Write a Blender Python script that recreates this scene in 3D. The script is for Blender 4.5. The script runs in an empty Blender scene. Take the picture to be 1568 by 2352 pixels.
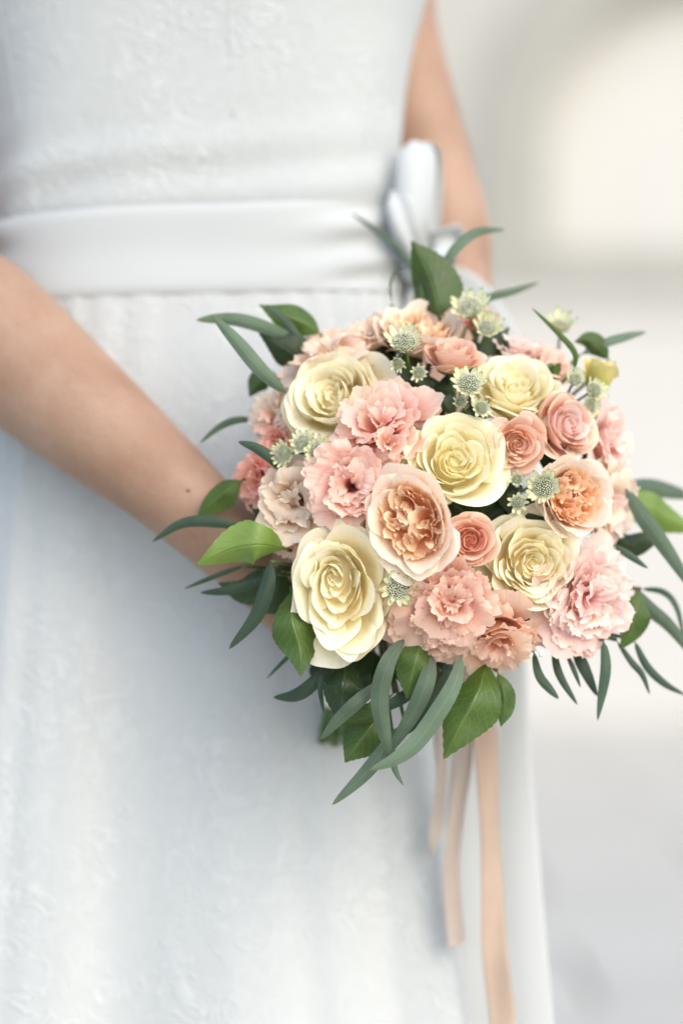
import bpy, bmesh, math, random
import numpy as np
from mathutils import Vector, Matrix

# ------------------------------------------------------------------ camera, world, sun, exposure
scene = bpy.context.scene
COL = scene.collection
D0 = 1.56            # metres from the lens to the front of the bouquet
ZC = 0.90            # lens height
S = 24.0 / 85.0 / 1568.0

def P(px, py, y=0.0):
    d = D0 + y
    return Vector(((px - 784) * S * d, y, ZC - (py - 1176) * S * d))

cam_data = bpy.data.cameras.new("camera")
cam = bpy.data.objects.new("camera", cam_data)
COL.objects.link(cam)
cam.location = (0, -D0, ZC)
cam.rotation_euler = (math.radians(90), 0, 0)
cam_data.lens = 85
cam_data.sensor_fit = 'HORIZONTAL'
cam_data.sensor_width = 24
cam_data.clip_start = 0.05
cam_data.clip_end = 400
cam_data.dof.use_dof = True
cam_data.dof.focus_distance = D0 + 0.002
cam_data.dof.aperture_fstop = 1.8
scene.camera = cam

SUN_EL, SUN_AZ = math.radians(38), math.radians(146)   # azimuth clockwise from +Y: right and behind the camera
w = bpy.data.worlds.new("World"); scene.world = w; w.use_nodes = True
nt = w.node_tree
bg = nt.nodes['Background']
sky = nt.nodes.new('ShaderNodeTexSky'); sky.sky_type = 'NISHITA'; sky.sun_disc = False
sky.sun_elevation = SUN_EL; sky.sun_rotation = SUN_AZ
sky.air_density = 1.0; sky.dust_density = 2.5; sky.ozone_density = 1.0
nt.links.new(sky.outputs[0], bg.inputs[0]); bg.inputs[1].default_value = 0.15
sd = bpy.data.lights.new("sun", 'SUN'); sd.energy = 0.5; sd.angle = math.radians(110); sd.color = (1.0, 0.95, 0.88)
so = bpy.data.objects.new("sun", sd); COL.objects.link(so)
dirv = Vector((math.sin(SUN_AZ) * math.cos(SUN_EL), math.cos(SUN_AZ) * math.cos(SUN_EL), math.sin(SUN_EL)))
so.rotation_euler = dirv.to_track_quat('Z', 'Y').to_euler()
scene.view_settings.view_transform = 'Standard'
scene.view_settings.look = 'None'
scene.view_settings.exposure = 1.08
scene.view_settings.gamma = 1
scene.view_settings.use_curve_mapping = False
scene.render.engine = 'CYCLES'
scene.cycles.diffuse_bounces = 6
scene.cycles.transmission_bounces = 8
scene.cycles.max_bounces = 10

# ------------------------------------------------------------------ helpers
OUTWARD = {'bow_loop', 'bow_knot', 'sash', 'sash_tail', 'dress', 'skirt', 'ribbon_strip', 'wrapping', 'ribbon_turn', 'dome', 'heart_filler', 'plaster', 'arch_surround', 'stem', 'seam'}
def mesh_obj(name, verts, faces, mat, parent=None, uvs=None, smooth=True):
    me = bpy.data.meshes.new(name)
    me.from_pydata([tuple(v) for v in verts], [], faces)
    if uvs is not None:
        uvl = me.uv_layers.new(name="UVMap")
        idx = np.empty(len(me.loops), dtype=np.int32); me.loops.foreach_get('vertex_index', idx)
        uvl.data.foreach_set('uv', np.asarray(uvs, dtype=np.float32)[idx].ravel())
    if smooth:
        me.polygons.foreach_set('use_smooth', [True] * len(me.polygons))
    if mat: me.materials.append(mat)
    me.update()
    if name in OUTWARD:
        bm = bmesh.new(); bm.from_mesh(me); bmesh.ops.recalc_face_normals(bm, faces=bm.faces); bm.to_mesh(me); bm.free()
    o = bpy.data.objects.new(name, me)
    COL.objects.link(o)
    if parent is not None: o.parent = parent
    return o

def tag(o, label=None, cat=None, group=None, kind=None):
    if label: o['label'] = label
    if cat: o['category'] = cat
    if group: o['group'] = group
    if kind: o['kind'] = kind
    return o

def empty(name, mat4=None):
    o = bpy.data.objects.new(name, None); o.empty_display_size = 0.02
    COL.objects.link(o)
    if mat4 is not None: o.matrix_world = mat4
    return o

def grid_faces(nu, nv, closed=False):
    f = []
    m = nu if closed else nu - 1
    for j in range(nv - 1):
        for i in range(m):
            a = j * nu + i; b = j * nu + (i + 1) % nu
            f.append((a, b, b + nu, a + nu))
    return f

def frame_from(n, up=Vector((0, 0, 1)), spin=0.0):
    n = n.normalized()
    x = up.cross(n)
    if x.length < 1e-4: x = Vector((1, 0, 0))
    x.normalize(); y = n.cross(x)
    m = Matrix((x, y, n)).transposed()
    return m @ Matrix.Rotation(spin, 3, 'Z')

def spline(pts, n):
    """Catmull-Rom through the points"""
    pts = [np.array(p, dtype=float) for p in pts]
    if len(pts) == 2:
        return [pts[0] + (pts[1] - pts[0]) * t for t in np.linspace(0, 1, n)]
    P_ = [2 * pts[0] - pts[1]] + pts + [2 * pts[-1] - pts[-2]]
    out = []
    seg = len(pts) - 1
    for k in range(n):
        t = k / (n - 1) * seg
        i = min(int(t), seg - 1); f = t - i
        a, b, c, d = P_[i:i + 4]
        out.append(0.5 * ((2 * b) + (c - a) * f + (2 * a - 5 * b + 4 * c - d) * f * f + (3 * b - a - 3 * c + d) * f ** 3))
    return out

def tube_geo(pts, radii, ns=8, cap=True):
    """generalised tube along 3-D points; returns verts, faces"""
    pts = [np.array(p, dtype=float) for p in pts]
    n = len(pts)
    V, F = [], []
    ref = None
    for i in range(n):
        t = pts[min(i + 1, n - 1)] - pts[max(i - 1, 0)]
        t = t / (np.linalg.norm(t) + 1e-9)
        if ref is None:
            ref = np.array([1, 0, 0.]) if abs(t[0]) < .9 else np.array([0, 1, 0.])
        a = ref - t * np.dot(ref, t); a /= (np.linalg.norm(a) + 1e-9); ref = a
        b = np.cross(t, a)
        r = radii[i] if hasattr(radii, '__len__') else radii
        ra, rb = (r if hasattr(r, '__len__') else (r, r))
        for k in range(ns):
            th = 2 * math.pi * k / ns
            V.append(pts[i] + a * math.cos(th) * ra + b * math.sin(th) * rb)
    F = grid_faces(ns, n, closed=True)
    if cap:
        V.append(pts[0]); V.append(pts[-1])
        c0, c1 = len(V) - 2, len(V) - 1
        for k in range(ns):
            F.append((c0, (k + 1) % ns, k)); F.append((c1, (n - 1) * ns + k, (n - 1) * ns + (k + 1) % ns))
    return V, F

def tube(name, pts, radii, mat, parent=None, ns=8, n=None):
    if n:
        pts = spline(pts, n)
    V, F = tube_geo(pts, radii, ns)
    return mesh_obj(name, V, F, mat, parent)

# ------------------------------------------------------------------ materials
def new_mat(name):
    m = bpy.data.materials.new(name); m.use_nodes = True
    t = m.node_tree; t.nodes.clear()
    out = t.nodes.new('ShaderNodeOutputMaterial')
    return m, t, out

def N(t, typ, **kw):
    n = t.nodes.new(typ)
    for k, v in kw.items():
        if k.startswith('i_'):
            key = k[2:]
            key = int(key) if key.isdigit() else key.replace('_', ' ')
            n.inputs[key].default_value = v
        else: setattr(n, k, v)
    return n

def rgba(c): return (c[0], c[1], c[2], 1)

def ramp(t, stops):
    r = t.nodes.new('ShaderNodeValToRGB')
    e = r.color_ramp.elements
    while len(e) < len(stops): e.new(0.5)
    for k, (p, c) in enumerate(stops):
        e[k].position = p; e[k].color = rgba(c)
    return r

def petal_mat(name, stops, transl=0.38, spots=0.25, rough=0.5, var=0.14, streak=0.25):
    stops = [(p_, (c[0], c[1] * .99, c[2] * .94)) for p_, c in stops]
    m, t, out = new_mat(name); L = t.links.new
    uv = N(t, 'ShaderNodeUVMap'); sep = N(t, 'ShaderNodeSeparateXYZ'); L(uv.outputs[0], sep.inputs[0])
    nz = N(t, 'ShaderNodeTexNoise', i_Scale=2.5, i_Detail=3.0); L(uv.outputs[0], nz.inputs['Vector'])
    ad = N(t, 'ShaderNodeMath', operation='MULTIPLY_ADD'); L(nz.outputs[0], ad.inputs[0]); ad.inputs[1].default_value = .25
    sub = N(t, 'ShaderNodeMath', operation='SUBTRACT'); L(sep.outputs[1], sub.inputs[0]); sub.inputs[1].default_value = .125
    L(sub.outputs[0], ad.inputs[2])
    r = ramp(t, stops); L(ad.outputs[0], r.inputs[0])
    # veins: noise stretched along the petal
    mp = N(t, 'ShaderNodeMapping'); mp.inputs['Scale'].default_value = (26, 2.2, 1); L(uv.outputs[0], mp.inputs[0])
    vn = N(t, 'ShaderNodeTexNoise', i_Scale=1.0, i_Detail=4.0, i_Roughness=.6); L(mp.outputs[0], vn.inputs['Vector'])
    oi = N(t, 'ShaderNodeObjectInfo')
    vv = N(t, 'ShaderNodeMath', operation='MULTIPLY_ADD'); L(oi.outputs['Random'], vv.inputs[0]); vv.inputs[1].default_value = var; vv.inputs[2].default_value = 1 - var * .5
    v2 = N(t, 'ShaderNodeMath', operation='MULTIPLY_ADD'); L(vn.outputs[0], v2.inputs[0]); v2.inputs[1].default_value = streak; v2.inputs[2].default_value = 1 - streak * .5
    vm = N(t, 'ShaderNodeMath', operation='MULTIPLY'); L(vv.outputs[0], vm.inputs[0]); L(v2.outputs[0], vm.inputs[1])
    hs = N(t, 'ShaderNodeHueSaturation'); L(r.outputs[0], hs.inputs['Color']); L(vm.outputs[0], hs.inputs['Value'])
    # tiny brown nicks close to the rim
    tc = N(t, 'ShaderNodeTexCoord')
    sp = N(t, 'ShaderNodeTexNoise', i_Scale=420.0, i_Detail=2.0); L(tc.outputs['Object'], sp.inputs['Vector'])
    sr = ramp(t, [(0.69, (0, 0, 0)), (0.75, (1, 1, 1))]); L(sp.outputs[0], sr.inputs[0])
    rim = N(t, 'ShaderNodeMapRange'); L(sep.outputs[1], rim.inputs[0]); rim.inputs[1].default_value = .75; rim.inputs[2].default_value = 1.0; rim.inputs[4].default_value = spots
    sm = N(t, 'ShaderNodeMath', operation='MULTIPLY'); L(sr.outputs[0], sm.inputs[0]); L(rim.outputs[0], sm.inputs[1])
    mx = N(t, 'ShaderNodeMixRGB', blend_type='MIX'); L(sm.outputs[0], mx.inputs[0]); L(hs.outputs[0], mx.inputs[1]); mx.inputs[2].default_value = (.30, .13, .06, 1)
    bp = N(t, 'ShaderNodeBump', i_Strength=.35, i_Distance=.0012); L(vn.outputs[0], bp.inputs['Height'])
    pb = N(t, 'ShaderNodeBsdfPrincipled', i_Roughness=rough); L(mx.outputs[0], pb.inputs['Base Color']); L(bp.outputs[0], pb.inputs['Normal'])
    pb.inputs['Specular IOR Level'].default_value = .25
    pb.inputs['Sheen Weight'].default_value = .25
    tr = N(t, 'ShaderNodeBsdfTranslucent'); L(mx.outputs[0], tr.inputs[0]); L(bp.outputs[0], tr.inputs['Normal'])
    ms = N(t, 'ShaderNodeMixShader'); ms.inputs[0].default_value = transl
    L(pb.outputs[0], ms.inputs[1]); L(tr.outputs[0], ms.inputs[2]); L(ms.outputs[0], out.inputs[0])
    return m

def leaf_mat(name, col, col2, veinc, rough=.38, veins=9.0, spec=.5, transl=.22, veinw=.5, bloom=0.0):
    m, t, out = new_mat(name); L = t.links.new
    uv = N(t, 'ShaderNodeUVMap'); sep = N(t, 'ShaderNodeSeparateXYZ'); L(uv.outputs[0], sep.inputs[0])
    tc = N(t, 'ShaderNodeTexCoord')
    nz = N(t, 'ShaderNodeTexNoise', i_Scale=45.0, i_Detail=5.0, i_Roughness=.6); L(tc.outputs['Object'], nz.inputs['Vector'])
    r = ramp(t, [(.3, col), (.7, col2)]); L(nz.outputs[0], r.inputs[0])
    # |u| distance to the midrib
    u = N(t, 'ShaderNodeMath', operation='SUBTRACT'); L(sep.outputs[0], u.inputs[0]); u.inputs[1].default_value = .5
    au = N(t, 'ShaderNodeMath', operation='ABSOLUTE'); L(u.outputs[0], au.inputs[0])
    mid = N(t, 'ShaderNodeMapRange'); L(au.outputs[0], mid.inputs[0]); mid.inputs[1].default_value = 0; mid.inputs[2].default_value = .035; mid.inputs[3].default_value = 1; mid.inputs[4].default_value = 0
    # side veins: v - |u| bands
    sv = N(t, 'ShaderNodeMath', operation='MULTIPLY_ADD'); L(au.outputs[0], sv.inputs[0]); sv.inputs[1].default_value = -.55; L(sep.outputs[1], sv.inputs[2])
    n2 = N(t, 'ShaderNodeTexNoise', i_Scale=4.0, i_Detail=2.0); L(uv.outputs[0], n2.inputs['Vector'])
    s2 = N(t, 'ShaderNodeMath', operation='MULTIPLY_ADD'); L(n2.outputs[0], s2.inputs[0]); s2.inputs[1].default_value = .10; L(sv.outputs[0], s2.inputs[2])
    s3 = N(t, 'ShaderNodeMath', operation='MULTIPLY'); L(s2.outputs[0], s3.inputs[0]); s3.inputs[1].default_value = veins
    fr = N(t, 'ShaderNodeMath', operation='FRACT'); L(s3.outputs[0], fr.inputs[0])
    pk = N(t, 'ShaderNodeMath', operation='SUBTRACT'); L(fr.outputs[0], pk.inputs[0]); pk.inputs[1].default_value = .5
    pa = N(t, 'ShaderNodeMath', operation='ABSOLUTE'); L(pk.outputs[0], pa.inputs[0])
    side = N(t, 'ShaderNodeMapRange'); L(pa.outputs[0], side.inputs[0]); side.inputs[1].default_value = 0; side.inputs[2].default_value = .10; side.inputs[3].default_value = veinw; side.inputs[4].default_value = 0
    # fine net of veinlets
    mp = N(t, 'ShaderNodeMapping'); mp.inputs['Scale'].default_value = (9, 16, 1); L(uv.outputs[0], mp.inputs[0])
    vo = N(t, 'ShaderNodeTexVoronoi', feature='DISTANCE_TO_EDGE'); L(mp.outputs[0], vo.inputs['Vector']); vo.inputs['Scale'].default_value = 1.6
    net = N(t, 'ShaderNodeMapRange'); L(vo.outputs[0], net.inputs[0]); net.inputs[2].default_value = .08; net.inputs[3].default_value = veinw * .5; net.inputs[4].default_value = 0
    mxv = N(t, 'ShaderNodeMath', operation='MAXIMUM'); L(mid.outputs[0], mxv.inputs[0]); L(side.outputs[0], mxv.inputs[1])
    mx2 = N(t, 'ShaderNodeMath', operation='MAXIMUM'); L(mxv.outputs[0], mx2.inputs[0]); L(net.outputs[0], mx2.inputs[1])
    fac = N(t, 'ShaderNodeMath', operation='MULTIPLY'); L(mx2.outputs[0], fac.inputs[0]); fac.inputs[1].default_value = .6
    mc = N(t, 'ShaderNodeMixRGB'); L(fac.outputs[0], mc.inputs[0]); L(r.outputs[0], mc.inputs[1]); mc.inputs[2].default_value = rgba(veinc)
    tip = N(t, 'ShaderNodeMapRange'); L(sep.outputs[1], tip.inputs[0]); tip.inputs[1].default_value = .955; tip.inputs[2].default_value = .99; tip.inputs[3].default_value = 0; tip.inputs[4].default_value = .85
    big = N(t, 'ShaderNodeTexNoise', i_Scale=260.0, i_Detail=2.0); L(tc.outputs['Object'], big.inputs['Vector'])
    sr = ramp(t, [(.70, (0, 0, 0)), (.76, (.6, .6, .6))]); L(big.outputs[0], sr.inputs[0])
    tm = N(t, 'ShaderNodeMath', operation='MAXIMUM'); L(tip.outputs[0], tm.inputs[0]); L(sr.outputs[0], tm.inputs[1])
    mt = N(t, 'ShaderNodeMixRGB'); L(tm.outputs[0], mt.inputs[0]); L(mc.outputs[0], mt.inputs[1]); mt.inputs[2].default_value = (.16, .10, .05, 1)
    oi = N(t, 'ShaderNodeObjectInfo')
    vv = N(t, 'ShaderNodeMath', operation='MULTIPLY_ADD'); L(oi.outputs['Random'], vv.inputs[0]); vv.inputs[1].default_value = .5; vv.inputs[2].default_value = .75
    hs = N(t, 'ShaderNodeHueSaturation'); L(mt.outputs[0], hs.inputs['Color']); L(vv.outputs[0], hs.inputs['Value'])
    bp = N(t, 'ShaderNodeBump', i_Strength=.5, i_Distance=.0008, invert=True); L(mx2.outputs[0], bp.inputs['Height'])
    pb = N(t, 'ShaderNodeBsdfPrincipled', i_Roughness=rough); L(hs.outputs[0], pb.inputs['Base Color']); L(bp.outputs[0], pb.inputs['Normal'])
    pb.inputs['Specular IOR Level'].default_value = spec
    pb.inputs['Sheen Weight'].default_value = bloom
    h2 = N(t, 'ShaderNodeHueSaturation', i_Value=1.6, i_Saturation=1.15); L(hs.outputs[0], h2.inputs['Color'])
    tr = N(t, 'ShaderNodeBsdfTranslucent'); L(h2.outputs[0], tr.inputs[0])
    ms = N(t, 'ShaderNodeMixShader'); ms.inputs[0].default_value = transl
    L(pb.outputs[0], ms.inputs[1]); L(tr.outputs[0], ms.inputs[2]); L(ms.outputs[0], out.inputs[0])
    return m

def simple_mat(name, col, rough=.6, noise=0.0, nscale=30, bump=0.0, bscale=200, bdist=.001, sheen=0.0, transl=0.0, spec=.4, sss=0.0, col2=None):
    m, t, out = new_mat(name); L = t.links.new
    tc = N(t, 'ShaderNodeTexCoord')
    pb = N(t, 'ShaderNodeBsdfPrincipled', i_Roughness=rough)
    pb.inputs['Specular IOR Level'].default_value = spec
    pb.inputs['Sheen Weight'].default_value = sheen
    src = None
    if noise > 0 or col2:
        nz = N(t, 'ShaderNodeTexNoise', i_Scale=float(nscale), i_Detail=5.0); L(tc.outputs['Object'], nz.inputs['Vector'])
        c2 = col2 or tuple(c * (1 - noise) for c in col)
        r = ramp(t, [(.35, c2), (.65, col)]); L(nz.outputs[0], r.inputs[0]); src = r.outputs[0]
        L(src, pb.inputs['Base Color'])
    else: pb.inputs['Base Color'].default_value = rgba(col)
    if bump > 0:
        b1 = N(t, 'ShaderNodeTexNoise', i_Scale=float(bscale), i_Detail=4.0); L(tc.outputs['Object'], b1.inputs['Vector'])
        bp = N(t, 'ShaderNodeBump', i_Strength=bump, i_Distance=bdist); L(b1.outputs[0], bp.inputs['Height']); L(bp.outputs[0], pb.inputs['Normal'])
    if sss > 0:
        pb.inputs['Subsurface Weight'].default_value = sss
        pb.inputs['Subsurface Radius'].default_value = (1, .35, .18); pb.inputs['Subsurface Scale'].default_value = .008
    sh = pb.outputs[0]
    if transl > 0:
        tr = N(t, 'ShaderNodeBsdfTranslucent'); tr.inputs[0].default_value = rgba(col)
        if src: L(src, tr.inputs[0])
        ms = N(t, 'ShaderNodeMixShader'); ms.inputs[0].default_value = transl
        L(sh, ms.inputs[1]); L(tr.outputs[0], ms.inputs[2]); sh = ms.outputs[0]
    L(sh, out.inputs[0])
    return m

def lace_mat(name, col, scale=1.0, strength=.6):
    """off-white cotton lace: raised flower outlines and cords over a fine crinkled ground"""
    m, t, out = new_mat(name); L = t.links.new
    tc = N(t, 'ShaderNodeTexCoord')
    wn = N(t, 'ShaderNodeTexNoise', i_Scale=14.0 * scale, i_Detail=2.0); L(tc.outputs['Object'], wn.inputs['Vector'])
    va = N(t, 'ShaderNodeMixRGB', blend_type='LINEAR_LIGHT'); va.inputs[0].default_value = .035; L(tc.outputs['Object'], va.inputs[1]); L(wn.outputs['Color'], va.inputs[2])
    v1 = N(t, 'ShaderNodeTexNoise', i_Scale=24.0 * scale, i_Detail=2.5, i_Distortion=1.2); L(va.outputs[0], v1.inputs['Vector'])
    d1 = N(t, 'ShaderNodeMath', operation='SUBTRACT'); L(v1.outputs[0], d1.inputs[0]); d1.inputs[1].default_value = .5
    d2 = N(t, 'ShaderNodeMath', operation='ABSOLUTE'); L(d1.outputs[0], d2.inputs[0])
    e1 = N(t, 'ShaderNodeMapRange'); L(d2.outputs[0], e1.inputs[0]); e1.inputs[2].default_value = .05; e1.inputs[3].default_value = 1; e1.inputs[4].default_value = 0
    v2 = N(t, 'ShaderNodeTexVoronoi', feature='SMOOTH_F1'); v2.inputs['Scale'].default_value = 70 * scale; L(va.outputs[0], v2.inputs['Vector'])
    msk = N(t, 'ShaderNodeTexNoise', i_Scale=9.0 * scale, i_Detail=1.0); L(tc.outputs['Object'], msk.inputs['Vector'])
    mr = N(t, 'ShaderNodeMapRange'); L(msk.outputs[0], mr.inputs[0]); mr.inputs[1].default_value = .38; mr.inputs[2].default_value = .62
    mu = N(t, 'ShaderNodeMath', operation='MULTIPLY'); L(e1.outputs[0], mu.inputs[0]); L(mr.outputs[0], mu.inputs[1])
    fine = N(t, 'ShaderNodeTexNoise', i_Scale=420.0, i_Detail=2.0); L(tc.outputs['Object'], fine.inputs['Vector'])
    a1 = N(t, 'ShaderNodeMath', operation='MULTIPLY_ADD'); L(v2.outputs[0], a1.inputs[0]); a1.inputs[1].default_value = .5; L(mu.outputs[0], a1.inputs[2])
    a2 = N(t, 'ShaderNodeMath', operation='MULTIPLY_ADD'); L(fine.outputs[0], a2.inputs[0]); a2.inputs[1].default_value = .25; L(a1.outputs[0], a2.inputs[2])
    bp = N(t, 'ShaderNodeBump', i_Strength=strength, i_Distance=.0022); L(a2.outputs[0], bp.inputs['Height'])
    cr = ramp(t, [(0, tuple(c * .93 for c in col)), (.6, col), (1, tuple(min(.9, c * 1.04) for c in col))]); L(a1.outputs[0], cr.inputs[0])
    pb = N(t, 'ShaderNodeBsdfPrincipled', i_Roughness=.85); L(cr.outputs[0], pb.inputs['Base Color']); L(bp.outputs[0], pb.inputs['Normal'])
    pb.inputs['Sheen Weight'].default_value = .2; pb.inputs['Specular IOR Level'].default_value = .15
    L(pb.outputs[0], out.inputs[0])
    return m

M = {}
M['cream'] = petal_mat('cream_petal', [(0, (.93, .76, .40)), (.35, (.95, .85, .55)), (.7, (.96, .91, .69)), (1, (.97, .94, .78))], transl=.33, var=.06, streak=.12)
M['cream_green'] = petal_mat('greenish_cream_petal', [(0, (.92, .79, .38)), (.35, (.95, .87, .53)), (.7, (.96, .92, .67)), (1, (.97, .94, .76))], transl=.33, var=.06, streak=.12)
M['blush'] = petal_mat('blush_petal', [(0, (.80, .42, .24)), (.5, (.88, .55, .41)), (.85, (.90, .66, .54)), (1, (.92, .74, .62))])
M['coral'] = petal_mat('coral_blush_petal', [(0, (.74, .26, .14)), (.5, (.84, .40, .27)), (.85, (.89, .56, .42)), (1, (.92, .68, .54))])
M['apricot'] = petal_mat('apricot_petal', [(0, (.95, .44, .17)), (.35, (.96, .55, .28)), (.7, (.96, .66, .42)), (1, (.96, .78, .60))], var=.10, transl=.3)
M['apricot_cup'] = petal_mat('pale_apricot_petal', [(0, (.86, .52, .32)), (.5, (.90, .68, .50)), (.85, (.92, .80, .69)), (1, (.93, .85, .77))])
M['pink'] = petal_mat('pink_ruffled_petal', [(0, (.76, .24, .20)), (.35, (.86, .40, .34)), (.75, (.91, .58, .51)), (1, (.94, .74, .67))], transl=.42)
M['salmon'] = petal_mat('salmon_ruffled_petal', [(0, (.70, .16, .13)), (.4, (.82, .27, .21)), (.8, (.88, .42, .34)), (1, (.91, .58, .48))], transl=.42)
M['peach'] = petal_mat('peach_ruffled_petal', [(0, (.84, .46, .26)), (.4, (.90, .58, .40)), (.8, (.93, .68, .53)), (1, (.95, .77, .64))], transl=.42)
M['rosy_peach'] = petal_mat('rosy_peach_ruffled_petal', [(0, (.78, .30, .20)), (.35, (.88, .46, .35)), (.75, (.92, .60, .49)), (1, (.94, .72, .62))], transl=.42)
M['ivory_peach'] = petal_mat('ivory_peach_ruffled_petal', [(0, (.82, .50, .30)), (.4, (.88, .66, .48)), (.8, (.90, .76, .63)), (1, (.92, .82, .72))], transl=.42)
M['pale_pink'] = petal_mat('pale_pink_petal', [(0, (.82, .46, .40)), (.4, (.88, .60, .54)), (.8, (.91, .74, .70)), (1, (.92, .82, .79))], transl=.42)
M['cool_pink'] = petal_mat('cool_pink_petal', [(0, (.84, .34, .33)), (.35, (.90, .47, .45)), (.75, (.93, .63, .60)), (1, (.95, .77, .74))], transl=.42)
M['yellow'] = petal_mat('yellow_bud_petal', [(0, (.42, .50, .12)), (.4, (.70, .66, .20)), (1, (.86, .78, .38))])
M['bract'] = petal_mat('astrantia_bract', [(0, (.60, .66, .30)), (.4, (.76, .80, .50)), (.82, (.84, .85, .62)), (.95, (.56, .66, .32)), (1, (.16, .30, .06))], spots=0, rough=.6, var=.2, streak=.5)
M['dome'] = simple_mat('astrantia_dome_green', (.10, .15, .05), .7, noise=.4, nscale=400)
M['floret'] = simple_mat('astrantia_floret', (.84, .85, .66), .6, noise=.4, nscale=500, transl=.1)
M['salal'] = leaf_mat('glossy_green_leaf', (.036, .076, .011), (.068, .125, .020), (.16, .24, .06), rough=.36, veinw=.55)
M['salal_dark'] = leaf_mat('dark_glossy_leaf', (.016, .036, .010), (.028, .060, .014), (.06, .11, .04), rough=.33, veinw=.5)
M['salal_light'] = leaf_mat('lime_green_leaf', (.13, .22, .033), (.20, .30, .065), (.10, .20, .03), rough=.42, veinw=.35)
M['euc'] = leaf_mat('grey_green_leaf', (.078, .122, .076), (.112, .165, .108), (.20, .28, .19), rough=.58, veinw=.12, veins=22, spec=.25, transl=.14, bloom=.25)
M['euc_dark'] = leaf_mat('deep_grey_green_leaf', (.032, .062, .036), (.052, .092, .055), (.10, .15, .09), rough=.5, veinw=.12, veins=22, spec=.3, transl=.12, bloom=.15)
M['stem'] = simple_mat('green_stem', (.10, .17, .05), .55, noise=.4, nscale=120)
M['stem_brown'] = simple_mat('brownish_stem', (.13, .09, .05), .6, noise=.4, nscale=120)
M['sepal'] = leaf_mat('sepal_green', (.08, .16, .04), (.13, .24, .06), (.2, .3, .1), veinw=.1)
M['pearl'] = simple_mat('pearl', (.85, .80, .74), .15, spec=.8)

# ------------------------------------------------------------------ flower building
def petal(parent, mat, rng, phi, w_, rb, rm, zb, zt, p=.6, q=1.0, curl=0., ruf=0., rf=3., fringe=0., spiral=0.,
          drop=.28, off=(0, 0), tilt=(0, 0), nu=15, nv=10, name='petal', belly=0.0, point=0.0, vpow=1.0, dpow=3.2):
    u = np.linspace(-1, 1, nu); v = np.linspace(0, 1, nv) ** vpow
    V, U = np.meshgrid(v, u, indexing='ij')
    ph = rng.uniform(0, 6.28, 8)
    au = np.abs(U)
    e = 1 - drop * au ** dpow + .035 * np.sin(2.3 * U * 2 + ph[0]) + point * (1 - au) ** 1.6 * .3
    Vh = V * e
    wv = .30 + .70 * np.sin(np.clip(V * 1.15, 0, 1) * np.pi / 2)
    wv = wv * (1 - .16 * np.clip((V - .75) / .25, 0, 1) ** 2)
    th = phi + U * w_ * wv
    r = rb + (rm - rb) * np.power(np.clip(Vh, 0, 1.2), p)
    r = r * (1 + spiral * U) + belly * rm * np.sin(np.clip(V, 0, 1) * np.pi) * (1 - au ** 2)
    z = zb + (zt - zb) * np.power(np.clip(Vh, 0, 1.2), q)
    c = np.clip((V - .55) / .45, 0, 1) ** 2
    n1 = np.sin(rf * U + ph[1]) + .55 * np.sin(rf * 1.9 * U + ph[2]) + .3 * np.sin(rf * 3.3 * U + ph[3])
    n2 = np.sin(rf * 1.3 * U + ph[4]) + .5 * np.sin(rf * 2.4 * U + ph[5])
    r = r + ruf * n1 * c
    z = z + ruf * .6 * n2 * c
    if fringe > 0:
        ce = np.clip((V - .8) / .2, 0, 1) ** 2
        jag = rng.uniform(-1, 1, nu)
        jag2 = rng.uniform(-1, 1, nu)
        z = z + fringe * jag[None, :] * ce
        r = r + fringe * 1.4 * jag2[None, :] * ce
        z = z + fringe * 1.2 * np.sin(rf * 5.5 * U + ph[6]) * ce
        r = r + fringe * 1.6 * np.sin(rf * 4.7 * U + ph[7]) * ce
    c2 = np.clip((V - .62) / .38, 0, 1) ** 2.2
    cu = curl * (1 + .45 * np.sin(1.7 * U + ph[6]))
    r = r + cu * c2
    z = z - np.abs(cu) * .55 * c2 ** 1.3
    x = r * np.cos(th) + off[0]; y = r * np.sin(th) + off[1]
    z2 = z + x * tilt[0] + y * tilt[1]
    x = x - tilt[0] * z * .6; y = y - tilt[1] * z * .6
    verts = np.stack([x, y, z2], -1).reshape(-1, 3)
    uv = np.stack([(U + 1) / 2, V], -1).reshape(-1, 2)
    return mesh_obj(name, verts, grid_faces(nu, nv), mat, parent, uv)

BIND = P(850, 1330, .125)

def rough_surface(px, py):
    dx = (px - 1000) / 480; dy = (py - 1130) / 460
    rho2 = min(dx * dx + dy * dy, .97)
    return -.005 + .115 * (1 - math.sqrt(1 - rho2)) - .028 * dy + .015 * dx

def surf_n(px, py, face=0.0, maxt=68):
    e = 4.0
    a = P(px - e, py, rough_surface(px - e, py)); b = P(px + e, py, rough_surface(px + e, py))
    c = P(px, py - e, rough_surface(px, py - e)); d = P(px, py + e, rough_surface(px, py + e))
    n = (b - a).cross(c - d).normalized()
    if n.y > 0: n = -n
    ang = math.acos(max(-1, min(1, -n.y)))
    lim = math.radians(maxt)
    if ang > lim:
        h = Vector((n.x, 0, n.z)).normalized()
        n = h * math.sin(lim) + Vector((0, -1, 0)) * math.cos(lim)
    n = (n * (1 - face) + Vector((0, -1, 0)) * face).normalized()
    return n

def place(name, px, py, H, y=None, n=None, face=0.0, spin=0.0, dy=0.0):
    yy = rough_surface(px, py) + dy if y is None else y
    n = Vector(n).normalized() if n is not None else surf_n(px, py, face)
    loc = P(px, py, yy) - n * H
    m = frame_from(n, spin=spin).to_4x4(); m.translation = loc
    return empty(name, m), n

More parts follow.
